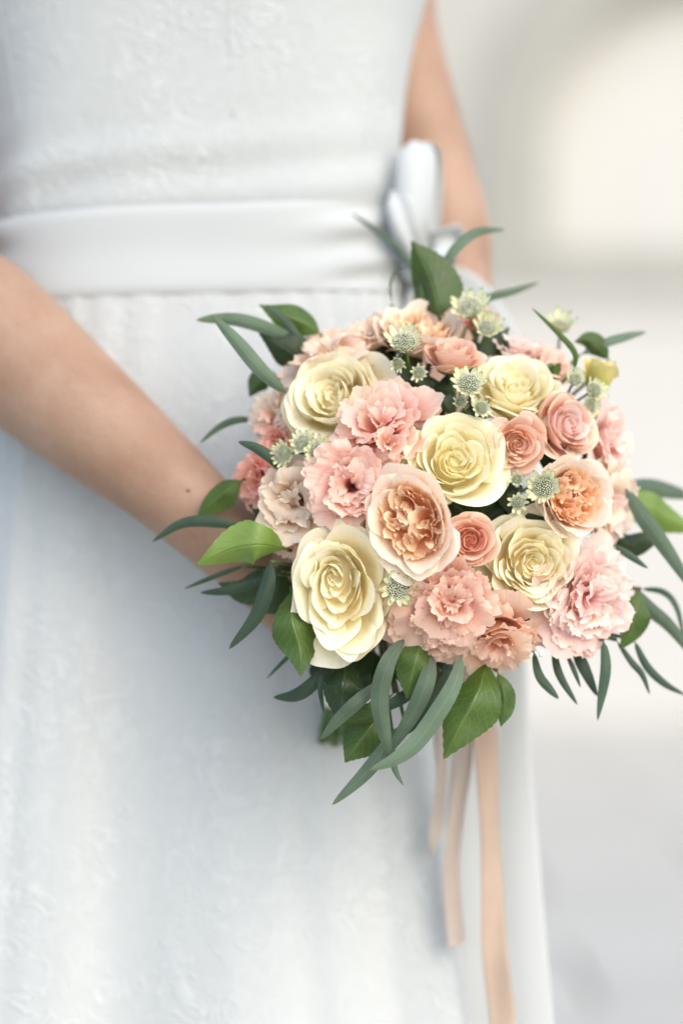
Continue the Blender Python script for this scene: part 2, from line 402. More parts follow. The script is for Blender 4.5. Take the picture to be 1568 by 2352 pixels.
def add_stem(root, H=0, r=.0016, mat=None, z0=0.0):
    """a stem from the flower base down to the binding of the bouquet"""
    inv = root.matrix_world.inverted()
    a = Vector((0, 0, z0)); b = inv @ BIND
    L = (b - a).length
    mid = a + Vector((0, 0, -.35 * L)) ; mid2 = a.lerp(b, .6) + Vector((0, 0, -.10 * L))
    tube('stem', [a, mid, mid2, b], [r] * 9, mat or M['stem'], root, 6, 9)

def sepals(root, rng, R, n=5):
    for k in range(n):
        petal(root, M['sepal'], rng, k * 6.283 / n, .42, R * .10, R * .42, -R * .05, R * .12, p=1, drop=.95, nu=5, nv=6, name='sepal', curl=R * .12, point=.6)

def radius_px(rp, y=0): return rp * S * (D0 + y)

def rose(px, py, rp, label, mats=('cream', 'cream'), N_=38, seed=1, face=.0, n=None, y=None, dy=0., cat='rose', name='cream_rose', group=None,
         open_=1.0, ecc=(0, 0), ruf=1.0, hgt=.85, wide=1.0, back=6, stretch=(1, 1), loose=0.0, spin=None):
    rng = np.random.RandomState(seed)
    R = radius_px(rp, .02)
    root, nn = place(name, px, py, R * hgt, y, n, face, spin=rng.uniform(0, 6.28) if spin is None else spin, dy=dy)
    root.scale = (stretch[0], stretch[1], 1)
    tag(root, label, cat, group)
    phi = rng.uniform(0, 6.28)
    for i in range(N_):
        t = i / (N_ - 1)
        phi += 2.39996 + rng.uniform(-.45, .45)
        rm = R * (.05 + .80 * t ** .95) * open_ * rng.uniform(.94, 1.06)
        if t < .15: w_, sp, p = 1.9, .34, .30
        elif t < .5: w_, sp, p = 1.35 - .7 * t, .15, .30
        else: w_, sp, p = (1.12 - .20 * t) * wide, .07 * rng.choice([-1, 1]), .30 + .10 * t
        zt = R * (.72 + .23 * math.sin(min(t * 1.1, 1) * math.pi * .62) - .16 * t ** 3 + rng.uniform(-.04, .04))
        curl = R * (.008 + .095 * t ** 2.2) * rng.uniform(.3, 1.8)
        k = 1 - t
        petal(root, M[mats[0]] if t < .72 else M[mats[1]], rng, phi, w_, R * .04 * (1 + t), rm, R * .40 * k, zt, p=p, q=.95 + .15 * t,
              curl=curl, ruf=R * .036 * ruf * (.5 + .7 * t) * (1 + loose * t), rf=rng.uniform(1.2, 3.4), spiral=sp, drop=.22 if t > .15 else .10, dpow=2.6,
              off=(ecc[0] * R * k, ecc[1] * R * k), tilt=(rng.uniform(-.11, .11), rng.uniform(-.11, .11)),
              nu=21, nv=12, belly=.05, vpow=.8)
    Vh = []
    for j in range(5):          # solid filler for the inner petals, added so the centre looks less dark
        a = j / 4 * math.pi / 2
        for i in range(16):
            th = 6.283 * i / 16; Vh.append((R * (.50 * math.cos(a) * math.cos(th) + ecc[0] * .6), R * (.50 * math.cos(a) * math.sin(th) + ecc[1] * .6), R * (.12 + .48 * math.sin(a))))
    mesh_obj('heart_filler', Vh, grid_faces(16, 5, True), M[mats[0]], root, [(.5, .2)] * len(Vh))
    for k in range(back):   # wide outer petals laid back
        ph = k * 6.283 * 2 / back * 1.09 + rng.uniform(-.25, .25)
        petal(root, M[mats[1]], rng, ph, .80 * wide, R * .12, R * rng.uniform(.90, 1.0), -R * .02, R * rng.uniform(.42, .66), p=.50, q=1.25, curl=R * rng.uniform(.05, .16),
              ruf=R * .032 * ruf * (1 + .3 * loose), rf=2.2, drop=.36, dpow=2.2, nu=23, nv=12)
    sepals(root, rng, R)
    add_stem(root, r=.0024)
    return root

def garden_rose(px, py, rp, label, seed=1, face=0., n=None, y=None, dy=0., cupmat='apricot_cup', inmat='apricot', quarters=5, name='garden_rose', group=None, stretch=(1, 1), spin=None):
    rng = np.random.RandomState(seed)
    R = radius_px(rp, .02)
    root, nn = place(name, px, py, R * .72, y, n, face, spin=rng.uniform(0, 6.28) if spin is None else spin, dy=dy)
    root.scale = (stretch[0], stretch[1], 1)
    tag(root, label, 'garden rose', group)
    # quartered heart: fans of narrow crumpled petals
    for qn in range(quarters):
        qa = qn * 6.283 / quarters + rng.uniform(-.2, .2)
        ox, oy = math.cos(qa) * R * .38, math.sin(qa) * R * .38
        for i in range(7):
            t = i / 6.0
            petal(root, M[inmat], rng, qa + math.pi * rng.choice([0, 1]) + rng.uniform(-.9, .9), rng.uniform(1.0, 1.5), R * .015, R * (.045 + .30 * t), R * .12,
                  R * (.74 - .06 * t + rng.uniform(-.05, .05)), p=.45, q=1.0, curl=R * .03 * rng.uniform(.3, 1.6), ruf=R * .042, rf=rng.uniform(2.5, 4.5), fringe=R * .003,
                  spiral=.2, drop=.16, off=(ox, oy), tilt=(rng.uniform(-.15, .15), rng.uniform(-.15, .15)), nu=23, nv=10)
    for i in range(12):
        ph = i * 2.39996
        petal(root, M[inmat], rng, ph, .55, R * .05, R * rng.uniform(.62, .78), R * .05, R * rng.uniform(.60, .74), p=.5, q=1.1, curl=-R * .04, ruf=R * .035, rf=5,
              fringe=R * .005, drop=.2, nu=23, nv=10)
    # cup
    for i in range(13):
        t = i / 12.0
        ph = i * 2.39996 + rng.uniform(-.2, .2)
        petal(root, M[cupmat], rng, ph, .82, R * .10, R * (.80 + .18 * t), -R * .02, R * (.92 - .26 * t + rng.uniform(-.05, .05)), p=.42 + .08 * t, q=1.0 + .35 * t,
              curl=R * (.02 + .10 * t), ruf=R * .025, rf=3.2, drop=.30, nu=25, nv=11, spiral=.05, fringe=R * .003)
    sepals(root, rng, R)
    add_stem(root, r=.0022)
    return root

def lisianthus(px, py, rp, label, mat='pink', seed=1, face=0., n=None, y=None, dy=0., N_=17, ruf=1.0, flare=1.0, name='ruffled_lisianthus', group=None, mats=None, deep=1.0, cat='lisianthus'):
    rng = np.random.RandomState(seed)
    R = radius_px(rp * 1.10, .03)
    root, nn = place(name, px, py, R * .85, y, n, face, spin=rng.uniform(0, 6.28), dy=dy)
    tag(root, label, cat, group)
    for i in range(N_):
        t = i / (N_ - 1)
        ph = i * 2.39996 + rng.uniform(-.3, .3)
        mm = M[mat] if not mats else M[mats[rng.randint(len(mats))]]
        petal(root, mm, rng, ph, rng.uniform(.85, 1.2) * (1.5 - .5 * t), R * .02, R * (.08 + .84 * t ** .8) * rng.uniform(.92, 1.08), -R * .12 * (1 - t), R * (.96 - .34 * t ** 1.6 + rng.uniform(-.10, .10)),
              p=.62, q=.85, curl=R * rng.uniform(.04, .24) * flare, ruf=R * rng.uniform(.04, .085) * ruf, rf=rng.uniform(2.4, 4.6), fringe=R * .0175, drop=.12,
              tilt=(rng.uniform(-.14, .14), rng.uniform(-.14, .14)), nu=57, nv=13, vpow=.8, spiral=rng.uniform(-.12, .12))
    sepals(root, rng, R * .8)
    add_stem(root, r=.0016)
    return root

def astrantia(px, py, rp, label, seed=1, face=.2, n=None, y=None, dy=-.004, nb=17, name='astrantia', group='green and white astrantia blossoms', full=1.0):
    rng = np.random.RandomState(seed)
    R = radius_px(rp, .02)
    root, nn = place(name, px, py, R * .45, y, n, face, spin=rng.uniform(0, 6.28), dy=dy)
    tag(root, label, 'astrantia', group)
    up = rng.uniform(.35, .8)
    for k in range(nb):
        ph = k * 6.283 / nb + rng.uniform(-.16, .16)
        L_ = R * rng.uniform(.74, 1.0) * (1.08 - .25 * up)
        petal(root, M['bract'], rng, ph, .34, R * .08, L_, 0, R * (up + rng.uniform(-.16, .16)) * full, p=.85, q=1.3, curl=0, drop=.56, point=.9, nu=9, nv=9, name='bract', belly=.03, ruf=R * .02)
    # dome
    ns, nr = 16, 7
    V = []
    rd = R * .64
    for j in range(nr):
        a = j / (nr - 1) * math.pi * .5
        for i in range(ns):
            th = 6.283 * i / ns
            V.append((rd * .88 * math.cos(a) * math.cos(th), rd * .88 * math.cos(a) * math.sin(th), R * .10 + rd * .72 * math.sin(a)))
    mesh_obj('dome', V, grid_faces(ns, nr, True), M['dome'], root)
    # florets: little five-lobed stars on short stalks, packed over the dome
    V, F = [], []
    nf = int(min(170, 60 + rp * 2.4))
    for k in range(nf):
        h = 1 - (k + .5) / nf * .98
        a = math.asin(h); th = k * 2.39996
        nrm = np.array([math.cos(a) * math.cos(th), math.cos(a) * math.sin(th), math.sin(a)])
        base = np.array([rd * .88 * nrm[0], rd * .88 * nrm[1], R * .10 + rd * .72 * nrm[2]])
        t1 = np.cross(nrm, [0.1, .2, 1.0]); t1 /= np.linalg.norm(t1) + 1e-9; t2 = np.cross(nrm, t1)
        l = R * rng.uniform(.04, .12); s = R * rng.uniform(.052, .078)
        top = base + nrm * l
        b0 = len(V)
        V.append(base); V.append(top + nrm * s * .5)
        r0 = rng.uniform(0, 6)
        for q in range(10):
            rr = s if q % 2 == 0 else s * .5
            aa = r0 + q * .6283
            V.append(top + (t1 * math.cos(aa) + t2 * math.sin(aa)) * rr)
        for q in range(10):
            F.append((b0 + 1, b0 + 2 + q, b0 + 2 + (q + 1) % 10))
            F.append((b0, b0 + 2 + (q + 1) % 10, b0 + 2 + q))
    fl = mesh_obj('florets', V, F, M['floret'], root, smooth=False); fl['kind'] = 'stuff'
    add_stem(root, r=.0009)
    return root

def leaf(parent, pts, width, mat, kind='euc', roll=0.0, cup=.25, seed=0, wave=.0, name='leaf', twist=0.0):
    """a leaf along 3-D points (base to tip); width in metres; roll turns the blade about its own axis"""
    rng = np.random.RandomState(seed)
    nv = 25 if kind == 'euc' else 31
    nu = 7 if kind == 'euc' else 13
    C = spline(pts, nv)
    V, UV = [], []
    view = np.array([0, -1, 0.0])
    ph = rng.uniform(0, 6, 4)
    prev = None
    for j in range(nv):
        t = j / (nv - 1)
        T = C[min(j + 1, nv - 1)] - C[max(j - 1, 0)]; T = T / (np.linalg.norm(T) + 1e-9)
        side = np.cross(T, view)
        if np.linalg.norm(side) < .2: side = prev if prev is not None else np.array([1., 0, 0])
        side = side - T * np.dot(side, T); side /= np.linalg.norm(side)
        if prev is not None and np.dot(side, prev) < 0: side = -side
        prev = side
        nrm = np.cross(side, T)
        if np.dot(nrm, view) < 0: nrm = -nrm
        a = math.radians(roll + twist * (t - .5))
        s2 = side * math.cos(a) + nrm * math.sin(a); n2 = nrm * math.cos(a) - side * math.sin(a)
        if kind == 'euc':
            wd = (math.sin(math.pi * min(1, t ** .84)) ** .60) * .5
            if t < .12: wd = max(wd, .06)
            if t < .06: wd = .05 + t
        else:
            if t < .06: wd = .03
            else:
                tt = (t - .06) / .94
                wd = .5 * (math.sin(math.pi * tt ** .84) ** .92) * (1 - .30 * tt ** 4)
        if t >= .999: wd = .004
        for i in range(nu):
            u = i / (nu - 1) * 2 - 1
            x = u * wd * width
            ser = 0
            if kind != 'euc' and abs(u) == 1 and .1 < t < .98: ser = width * .010 * (1 if j % 2 else -1)
            x += ser * u
            zc = -cup * abs(x) + (-cup * 1.2 * (x * x) / max(width, 1e-6))
            if wave: zc += wave * width * abs(u) * math.sin(t * 9 + ph[0] + (1.2 if u > 0 else 0)) * wd * 2 + wave * .35 * width * math.sin(t * 5 + ph[1])
            V.append(C[j] + s2 * x + n2 * (-zc) * -1.0)
            UV.append(((u + 1) / 2, t))
    return mesh_obj(name, V, grid_faces(nu, nv), mat, parent, UV)

def sprig(name, label, cat, leaves, group, stem_mat='stem', rad=.0013):
    """leaves: list of (points[(px,py,y)...], width_px, kind, material, roll, cup, wave)"""
    # leaf bases sit behind the flower heads
    leaves = [([(l[0][0][0], l[0][0][1], l[0][0][2] + (.022 if l[0][0][2] < .025 else .004))] + list(l[0][1:]),) + tuple(l[1:]) for l in leaves]
    base = [Vector(P(*l[0][0])) for l in leaves]
    c = sum(base, Vector()) / len(base)
    root = empty(name, Matrix.Translation(c)); tag(root, label, cat, group)
    for k, l in enumerate(leaves):
        pts, wpx, kind, mat = l[:4]
        roll = l[4] if len(l) > 4 else 0; cup = l[5] if len(l) > 5 else .25; wave = l[6] if len(l) > 6 else .04
        tw = l[7] if len(l) > 7 else 0
        wpx *= .74 if kind == 'euc' else .93
        P3 = [np.array(P(*p) - c) for p in pts]
        ym = sum(p[2] for p in pts) / len(pts)
        leaf(root, P3, wpx * S * (D0 + ym), M[mat], kind, roll, cup, seed=hash(label) % 1000 + k if False else (len(label) * 7 + k * 13) % 997, wave=wave * 1.5, twist=tw + (8 if kind == 'euc' else 0) * (1 if k % 2 else -1))
        d0 = P3[0] - P3[1]; d0 = d0 / (np.linalg.norm(d0) + 1e-9)
    # one thin stalk from each leaf base back to the binding
    bnd = np.array(BIND - c); V, F = [], []
    for k in range(len(leaves)):
        p0 = np.array(base[k] - c)
        v_, f_ = tube_geo(spline([p0, p0 * .7 + bnd * .3 + np.array([0, .010, 0]), bnd], 8), [rad] * 8, 6)
        F += [tuple(i + len(V) for i in f) for f in f_]; V += v_
    mesh_obj('stem', V, F, M[stem_mat], root)
    return root

# ================================================================== SETTING
def box(name, x0, x1, y0, y1, z0, z1, mat, parent=None):
    V = [(x0, y0, z0), (x1, y0, z0), (x1, y1, z0), (x0, y1, z0), (x0, y0, z1), (x1, y0, z1), (x1, y1, z1), (x0, y1, z1)]
    F = [(0, 3, 2, 1), (4, 5, 6, 7), (0, 1, 5, 4), (1, 2, 6, 5), (2, 3, 7, 6), (3, 0, 4, 7)]
    return mesh_obj(name, V, F, mat, parent, smooth=False)

pave_m = simple_mat('pale_stone_paving', (.52, .51, .455), .8, noise=.10, nscale=3, bump=.3, bscale=40, bdist=.004)
wall_m = simple_mat('pale_plaster', (.44, .44, .405), .85, noise=.06, nscale=1.5, bump=.4, bscale=25, bdist=.004)
white_m = simple_mat('white_limewash', (.53, .53, .505), .8, noise=.04, nscale=2, bump=.3, bscale=30, bdist=.003)
stone_m = simple_mat('grey_stone_trim', (.345, .345, .31), .8, noise=.15, nscale=6, bump=.4, bscale=30, bdist=.004)
door_m = simple_mat('pale_painted_board', (.54, .54, .505), .6, noise=.03, nscale=4)
joint_m = simple_mat('paving_joint', (.46, .45, .40), .9, noise=.15, nscale=9)

g = box('ground', -60, 60, -20, 60, -.5, 0, joint_m); tag(g, kind='structure')
# paving slabs in the strip the photograph can see (the rest recedes out of view)
slab_verts = None
slab_me = None
k = 0
rs = random.Random(4)
for ix in range(-3, 6):
    for iy in range(0, 14):
        x0, y0 = ix * .9 + (0.45 if iy % 2 else 0), .6 + iy * .6
        if slab_me is None:
            o = box('paving_slab', -.442, .442, -.292, .292, 0, .03, pave_m, g); slab_me = o.data
        else:
            o = bpy.data.objects.new('paving_slab', slab_me); COL.objects.link(o); o.parent = g
        o.location = (x0, y0, rs.uniform(-.002, .002))

WY = 9.0
def wp(px, py, y=WY): v = P(px, py, y); return v.x, v.z
wall = empty('rendered_wall', Matrix.Translation((0, WY, 0)))
tag(wall, 'pale plastered house wall with a grey arched window far behind the bride', 'wall')
# wall with an arched opening
ax, az0 = wp(1700, 585)                 # arch centre line and sill
_, azs = wp(1700, 330)                  # spring line
ar = .86
def arch_pts(r, n=24):
    return [(ax + r * math.cos(math.pi - math.pi * i / n), azs + r * .92 * math.sin(math.pi * i / n)) for i in range(n + 1)]
op = [(ax - ar, az0)] + arch_pts(ar) + [(ax + ar, az0)]
out_ = []
for (x, z) in op:
    dx, dz = x - ax, z - (azs - .1)
    sc = min(9 / abs(dx) if abs(dx) > 1e-6 else 1e9, (6.0 - azs + .1) / dz if dz > 1e-6 else 1e9)
    out_.append((ax + dx * sc, azs - .1 + dz * sc))
V = [(x, 0, z) for x, z in op] + [(x, 0, z) for x, z in out_] + [(x, .3, z) for x, z in op]
n_ = len(op); F = []
for i in range(n_ - 1):
    F.append((i, i + 1, n_ + i + 1, n_ + i)); F.append((i, 2 * n_ + i, 2 * n_ + i + 1, i + 1))
b0 = len(V)
V += [(ax - 9, 0, out_[0][1]), (ax + 9, 0, out_[-1][1]), (ax - 9, 0, 0), (ax + 9, 0, 0), (ax - ar, 0, 0), (ax + ar, 0, 0)]
F += [(0, n_, b0 + 2, b0 + 4), (n_ - 1, b0 + 5, b0 + 3, 2 * n_ - 1), (0, b0 + 4, b0 + 5, n_ - 1)]
mesh_obj('plaster', V, F, wall_m, wall, smooth=False)
# grey stone surround
ro = ar + .30
op2 = [(ax - ar + .004, az0)] + arch_pts(ar - .004) + [(ax + ar - .004, az0)]
oo = [(ax - ro, az0)] + arch_pts(ro) + [(ax + ro, az0)]
V = [(x, -.06, z) for x, z in op2] + [(x, -.06, z) for x, z in oo] + [(x, .02, z) for x, z in oo] + [(x, .12, z) for x, z in op2]
F = []
for i in range(n_ - 1):
    F += [(i, i + 1, n_ + i + 1, n_ + i), (n_ + i, n_ + i + 1, 2 * n_ + i + 1, 2 * n_ + i), (i, 3 * n_ + i, 3 * n_ + i + 1, i + 1)]
mesh_obj('arch_surround', V, F, stone_m, wall, smooth=False)
box('window_sill', ax - ro - .08, ax + ro + .08, -.14, .1, az0 - .24, az0, stone_m, wall)
shut = box('window_shutter', ax - ar - .02, ax + ar + .02, .16, .2, az0, azs + ar, door_m, wall)
# white parapet below the window
px0, pz1 = wp(1040, 690, WY - .35)
par = empty('parapet', Matrix.Translation((px0 + 3, WY - .35, 0)))
tag(par, 'low white limewashed parapet standing in front of the plastered wall', 'parapet')
box('wall_body', -3, 5, -.12, .12, 0, pz1 - .06, white_m, par)
box('coping', -3.03, 5.03, -.16, .16, pz1 - .06, pz1, white_m, par)

# ================================================================== PERSON
skin_m = None
def make_skin():
    m, t, out = new_mat('skin'); L = t.links.new
    tc = N(t, 'ShaderNodeTexCoord')
    n1 = N(t, 'ShaderNodeTexNoise', i_Scale=22.0, i_Detail=4.0); L(tc.outputs['Object'], n1.inputs['Vector'])
    r = ramp(t, [(.3, (.315, .188, .122)), (.7, (.400, .264, .186))]); L(n1.outputs[0], r.inputs[0])
    n2 = N(t, 'ShaderNodeTexNoise', i_Scale=330.0, i_Detail=3.0); L(tc.outputs['Object'], n2.inputs['Vector'])
    r2 = ramp(t, [(.3, (.9, .9, .9)), (.7, (1, 1, 1))]); L(n2.outputs[0], r2.inputs[0])
    mx = N(t, 'ShaderNodeMixRGB', blend_type='MULTIPLY'); mx.inputs[0].default_value = 1; L(r.outputs[0], mx.inputs[1]); L(r2.outputs[0], mx.inputs[2])
    vo = N(t, 'ShaderNodeTexVoronoi'); vo.inputs['Scale'].default_value = 700; L(tc.outputs['Object'], vo.inputs['Vector'])
    bp = N(t, 'ShaderNodeBump', i_Strength=.2, i_Distance=.0006); L(vo.outputs[0], bp.inputs['Height'])
    pb = N(t, 'ShaderNodeBsdfPrincipled', i_Roughness=.5); L(mx.outputs[0], pb.inputs['Base Color']); L(bp.outputs[0], pb.inputs['Normal'])
    pb.inputs['Specular IOR Level'].default_value = .35
    pb.inputs['Subsurface Weight'].default_value = .25; pb.inputs['Subsurface Radius'].default_value = (1, .35, .18); pb.inputs['Subsurface Scale'].default_value = .006
    L(pb.outputs[0], out.inputs[0]); return m
skin_m = make_skin()

TY = .31       # depth of the torso's middle
def TX(px): return P(px, 0, TY).x
def TZ(py): return P(0, py, TY).z
tcx = TX(455)
person = empty('person', Matrix.Translation((tcx, TY, 0)))
tag(person, 'bride in a sleeveless white lace dress with satin sash holding the bouquet with bare arms', 'person')
po = np.array([tcx, TY, 0.0])

parts = []
def chain(pts, rad, n=None, ns=20):
    pts = [np.array(p, dtype=float) for p in pts]
    m = n or (len(pts) * 8)
    C = spline(pts, m)
    rr = [np.array(r if hasattr(r, '__len__') else (r, r), dtype=float) for r in rad]
    R_ = spline(rr, m)
    # rounded ends
    V, F = tube_geo(C, [tuple(r) for r in R_], ns)
    b = sum(len(p[0]) for p in parts)
    parts.append((V, F))
    for e, r in ((C[0], R_[0]), (C[-1], R_[-1])):
        a = min(r) * .995
        V2, F2 = tube_geo([e + np.array([0, 0, a * math.sin(k)]) for k in np.linspace(-1.5, 1.5, 9)], [max(a * math.cos(k), 1e-4) for k in np.linspace(-1.5, 1.5, 9)], 14)
        parts.append((V2, F2))
def PA(px, py, y): return np.array(P(px, py, y))

# torso inside the dress
z_hip, z_waist, z_bust, z_sh = TZ(1350), TZ(560), TZ(-300), TZ(-850)
def tor(z, rx, ry): return (np.array([tcx, TY, z]), (rx, ry))
secs = [tor(TZ(1900), .13, .09), tor(TZ(1450), .155, .105), tor(TZ(1000), .155, .10), tor(TZ(560), .125, .085), tor(TZ(200), .13, .085), tor(TZ(-250), .145, .10), tor(TZ(-650), .15, .085), tor(TZ(-800), .11, .07), tor(TZ(-900), .055, .055), tor(TZ(-1080), .052, .055)]
V, F = [], []
for (c, (rx, ry)) in secs:
    for k in range(28):
        th = 6.283185 * k / 28
        V.append(c + np.array([rx * math.cos(th), ry * math.sin(th), 0]))
F = grid_faces(28, len(secs), True)
V.append(secs[0][0]); V.append(secs[-1][0])
for k in range(28):
    F.append((len(V) - 2, (k + 1) % 28, k)); F.append((len(V) - 1, (len(secs) - 1) * 28 + k, (len(secs) - 1) * 28 + (k + 1) % 28))
parts.append((V, F))
# her left arm (right in the photograph): shoulder, elbow, forearm to the far side of the handle
chain([PA(800, -780, .33), PA(850, -420, .35), PA(886, 0, .36), PA(905, 110, .36), PA(945, 260, .36), PA(985, 390, .355), PA(1015, 520, .345), PA(1025, 640, .33)],
      [.050, .048, .0395, .0385, .0375, .036, .0375, .036], 56)
chain([PA(1025, 640, .33), PA(1010, 800, .29), PA(975, 1000, .235), PA(925, 1190, .185), PA(905, 1260, .172)], [.036, .040, .034, .026, (.027, .020)], 40)
# her right arm (left in the photograph)
chain([PA(110, -780, .33), PA(20, -420, .34), PA(-120, 0, .32), PA(-190, 350, .28), PA(-200, 620, .235)], [.050, .048, .043, .040, .040], 50)
chain([PA(-200, 620, .235), PA(-80, 712, .20), PA(0, 787, .175), PA(120, 890, .15), PA(250, 1000, .13), PA(370, 1100, .118), PA(480, 1200, .110), PA(540, 1250, .11)],
      [.042, .0485, .0500, .0455, .0395, .0335, .0295, .029], 60)

# handle axis of the bouquet
HA, HB = PA(850, 1330, .125), PA(790, 1610, .150)
hax = (HB - HA) / np.linalg.norm(HB - HA)
HR = .0165
def hand(wrist, side, centre_t, sgn):
    """palm lies against one side of the handle, four fingers curl round it and the thumb closes from the other side"""
    hc = HA + (HB - HA) * centre_t
    d = wrist - hc; d = d - hax * np.dot(d, hax); dist = np.linalg.norm(d); d /= dist
    f = np.cross(hax, d) * sgn            # direction the fingers travel (round the front or back)
    for k in range(4):
        o = hax * (k - 1.5) * -.0195
        kn = hc + o + d * (HR + .016) + f * .016
        wr = wrist * .86 + (hc + d * .04) * .14 + hax * (k - 1.5) * -.010
        mid = (kn + wr) / 2 + f * .004 - d * .001
        chain([wr, mid, kn], [.014, .0135, .0105], 20, 14)
        r = [.0088, .0092, .0087, .0074][k]
        q = HR + r * .96
        ln = [.92, 1.0, .95, .78][k]
        pts = [kn]
        for a in (.62, 1.15, 1.75, 2.3, 2.9):
            a *= ln
            pts.append(hc + o * .96 + (d * math.cos(a) + f * math.sin(a)) * (q + .004 * max(0, 1 - a)))
        chain(pts, [r * 1.10, r * 1.02, r * 1.04, r * .92, r * .94, r * .80], 36, 14)
    # thumb leaves the side of the palm near its base
    tb = wrist * .62 + hc * .38 - hax * .022 - f * .004
    pts = [tb, hc - hax * .036 + d * (HR + .020) - f * .012, hc - hax * .034 + d * .006 - f * (HR + .012), hc - hax * .026 - d * .018 - f * (HR + .006)]
    chain(pts, [.0155, .0125, .0105, .0085], 30, 14)
hand(PA(540, 1250, .112), 1, .36, 1)
hand(PA(905, 1260, .172), -1, .10, -1)

V, F = [], []
for pv, pf in parts:
    b = len(V); V += [np.array(v) - po for v in pv]; F += [tuple(i + b for i in f) for f in pf]
tmp = mesh_obj('body_tmp', V, F, skin_m)
rm = tmp.modifiers.new('r', 'REMESH'); rm.mode = 'VOXEL'; rm.voxel_size = .0034; rm.use_smooth_shade = True
sm = tmp.modifiers.new('s', 'SMOOTH'); sm.factor = .5; sm.iterations = 5
dg = bpy.context.evaluated_depsgraph_get()
me = bpy.data.meshes.new_from_object(tmp.evaluated_get(dg))
me.name = 'body'
me.polygons.foreach_set('use_smooth', [True] * len(me.polygons))
me.materials.clear(); me.materials.append(skin_m)
bpy.data.objects.remove(tmp)
body = bpy.data.objects.new('body', me); COL.objects.link(body); body.parent = person
# mole on the forearm
mm = simple_mat('mole', (.16, .07, .04), .6)
# (placed on the arm's skin by ray cast towards it)
bpy.context.view_layer.update()
from mathutils.bvhtree import BVHTree
bvh = BVHTree.FromPolygons([v.co.copy() for v in me.vertices], [tuple(p.vertices) for p in me.polygons])
def on_skin(px, py):
    o = Vector((0, -D0, ZC)); t = P(px, py, .1)
    d = (t - o).normalized()
    h = bvh.ray_cast(o - Vector(po), d)
    return h[0], h[1]
for (mx_, my_, rr_, nm) in ((432, 1127, .0016, 'mole'), (40, 743, .0008, 'freckle'), (205, 772, .0006, 'freckle')):
    h, nrm = on_skin(mx_, my_)
    if h is not None:
        V = []
        for j in range(5):
            a = j / 4 * math.pi / 2
            for i in range(12):
                th = 6.283 * i / 12
                V.append((rr_ * math.cos(a) * math.cos(th), rr_ * .8 * math.cos(a) * math.sin(th), rr_ * .35 * math.sin(a) - .0001))
        mo = mesh_obj(nm, V, grid_faces(12, 5, True), mm, person)
        mo.matrix_local = Matrix.Translation(h) @ frame_from(nrm).to_4x4()

# ---------------- dress
LACE = lace_mat('white_lace', (.47, .50, .495), 1.7, .40)
LACE_S = lace_mat('white_lace_skirt', (.50, .53, .525), 1.5, .36)
SATIN = simple_mat('white_satin', (.475, .505, .505), .85, noise=.02, nscale=6, bump=.12, bscale=14, bdist=.006, sheen=.1, spec=.12)
PIPE = simple_mat('seam_thread', (.50, .53, .525), .9)
def dl(x, y, z): return np.array([x, y, z]) - po

def loft(name, sec, mat, parent, ns=160, sub=6, foldf=None, arc=None):
    """sec: list of (py, half width m, half depth m, centre x m, centre y m)"""
    rows = spline([np.array(s, dtype=float) for s in sec], (len(sec) - 1) * sub + 1)
    V, UV = [], []
    for j, (py, rx, ry, cx, cy) in enumerate(rows):
        z = TZ(py)
        for k in range(ns):
            th = 6.283185 * k / ns
            s, c = math.sin(th), math.cos(th)
            f = foldf(py, th) if foldf else 0
            ex = 2 / 2.7
            x = cx + (rx + f) * math.copysign(abs(c) ** ex, c); y = cy + (ry + f) * math.copysign(abs(s) ** ex, s)
            V.append(dl(x, y, z)); UV.append((k / ns, j / len(rows)))
    return mesh_obj(name, V, grid_faces(ns, len(rows), True), mat, parent, UV)

dress = loft('dress', [(-900, .12, .075, tcx, TY), (-780, .165, .09, tcx, TY), (-600, .172, .105, tcx, TY), (-300, .186, .125, tcx, TY), (-100, .181, .122, tcx, TY), (0, .176, .118, tcx, TY), (110, .166, .113, tcx, TY), (280, .1575, .109, tcx, TY), (430, .157, .108, tcx, TY), (500, .1565, .1070, tcx, TY), (560, .154, .104, tcx, TY), (640, .154, .104, tcx, TY)],
             LACE, person, ns=200, sub=8,
             foldf=lambda py, th: .0012 * math.sin(th * 9 + py * .010) * math.exp(-((py - 430) / 200) ** 2) + .0016 * math.sin(py * .05 + th * 3) * math.exp(-((py - 420) / 90) ** 2))
def skf(py, th):
    t = max(0, (py - 700) / 1800)
    return (.009 * t ** 1.1) * (math.sin(th * 9 + 1.2 + .5 * t) + .5 * math.sin(th * 17 + 2.0) + .35 * math.sin(th * 5 + .4)) + .0006 * math.sin(th * 40)
skirt = loft('skirt', [(640, .157, .106, tcx, TY), (700, .1603, .1096, tcx, TY), (800, .166, .113, tcx, TY), (1000, .180, .123, tcx, TY), (1300, .193, .136, tcx, TY), (1700, .205, .150, tcx, TY), (2352, .235, .175, tcx + .005, TY), (2900, .27, .20, tcx + .01, TY), (3600, .32, .24, tcx + .02, TY)],
             LACE_S, dress, ns=260, sub=8, foldf=skf)
def sashf(py, th):
    t = (py - 490) / 210
    return .0022 * math.sin(t * 5.5 + 1.5 * math.sin(th * 2.2)) + .0012 * math.sin(t * 11 + th * 4)
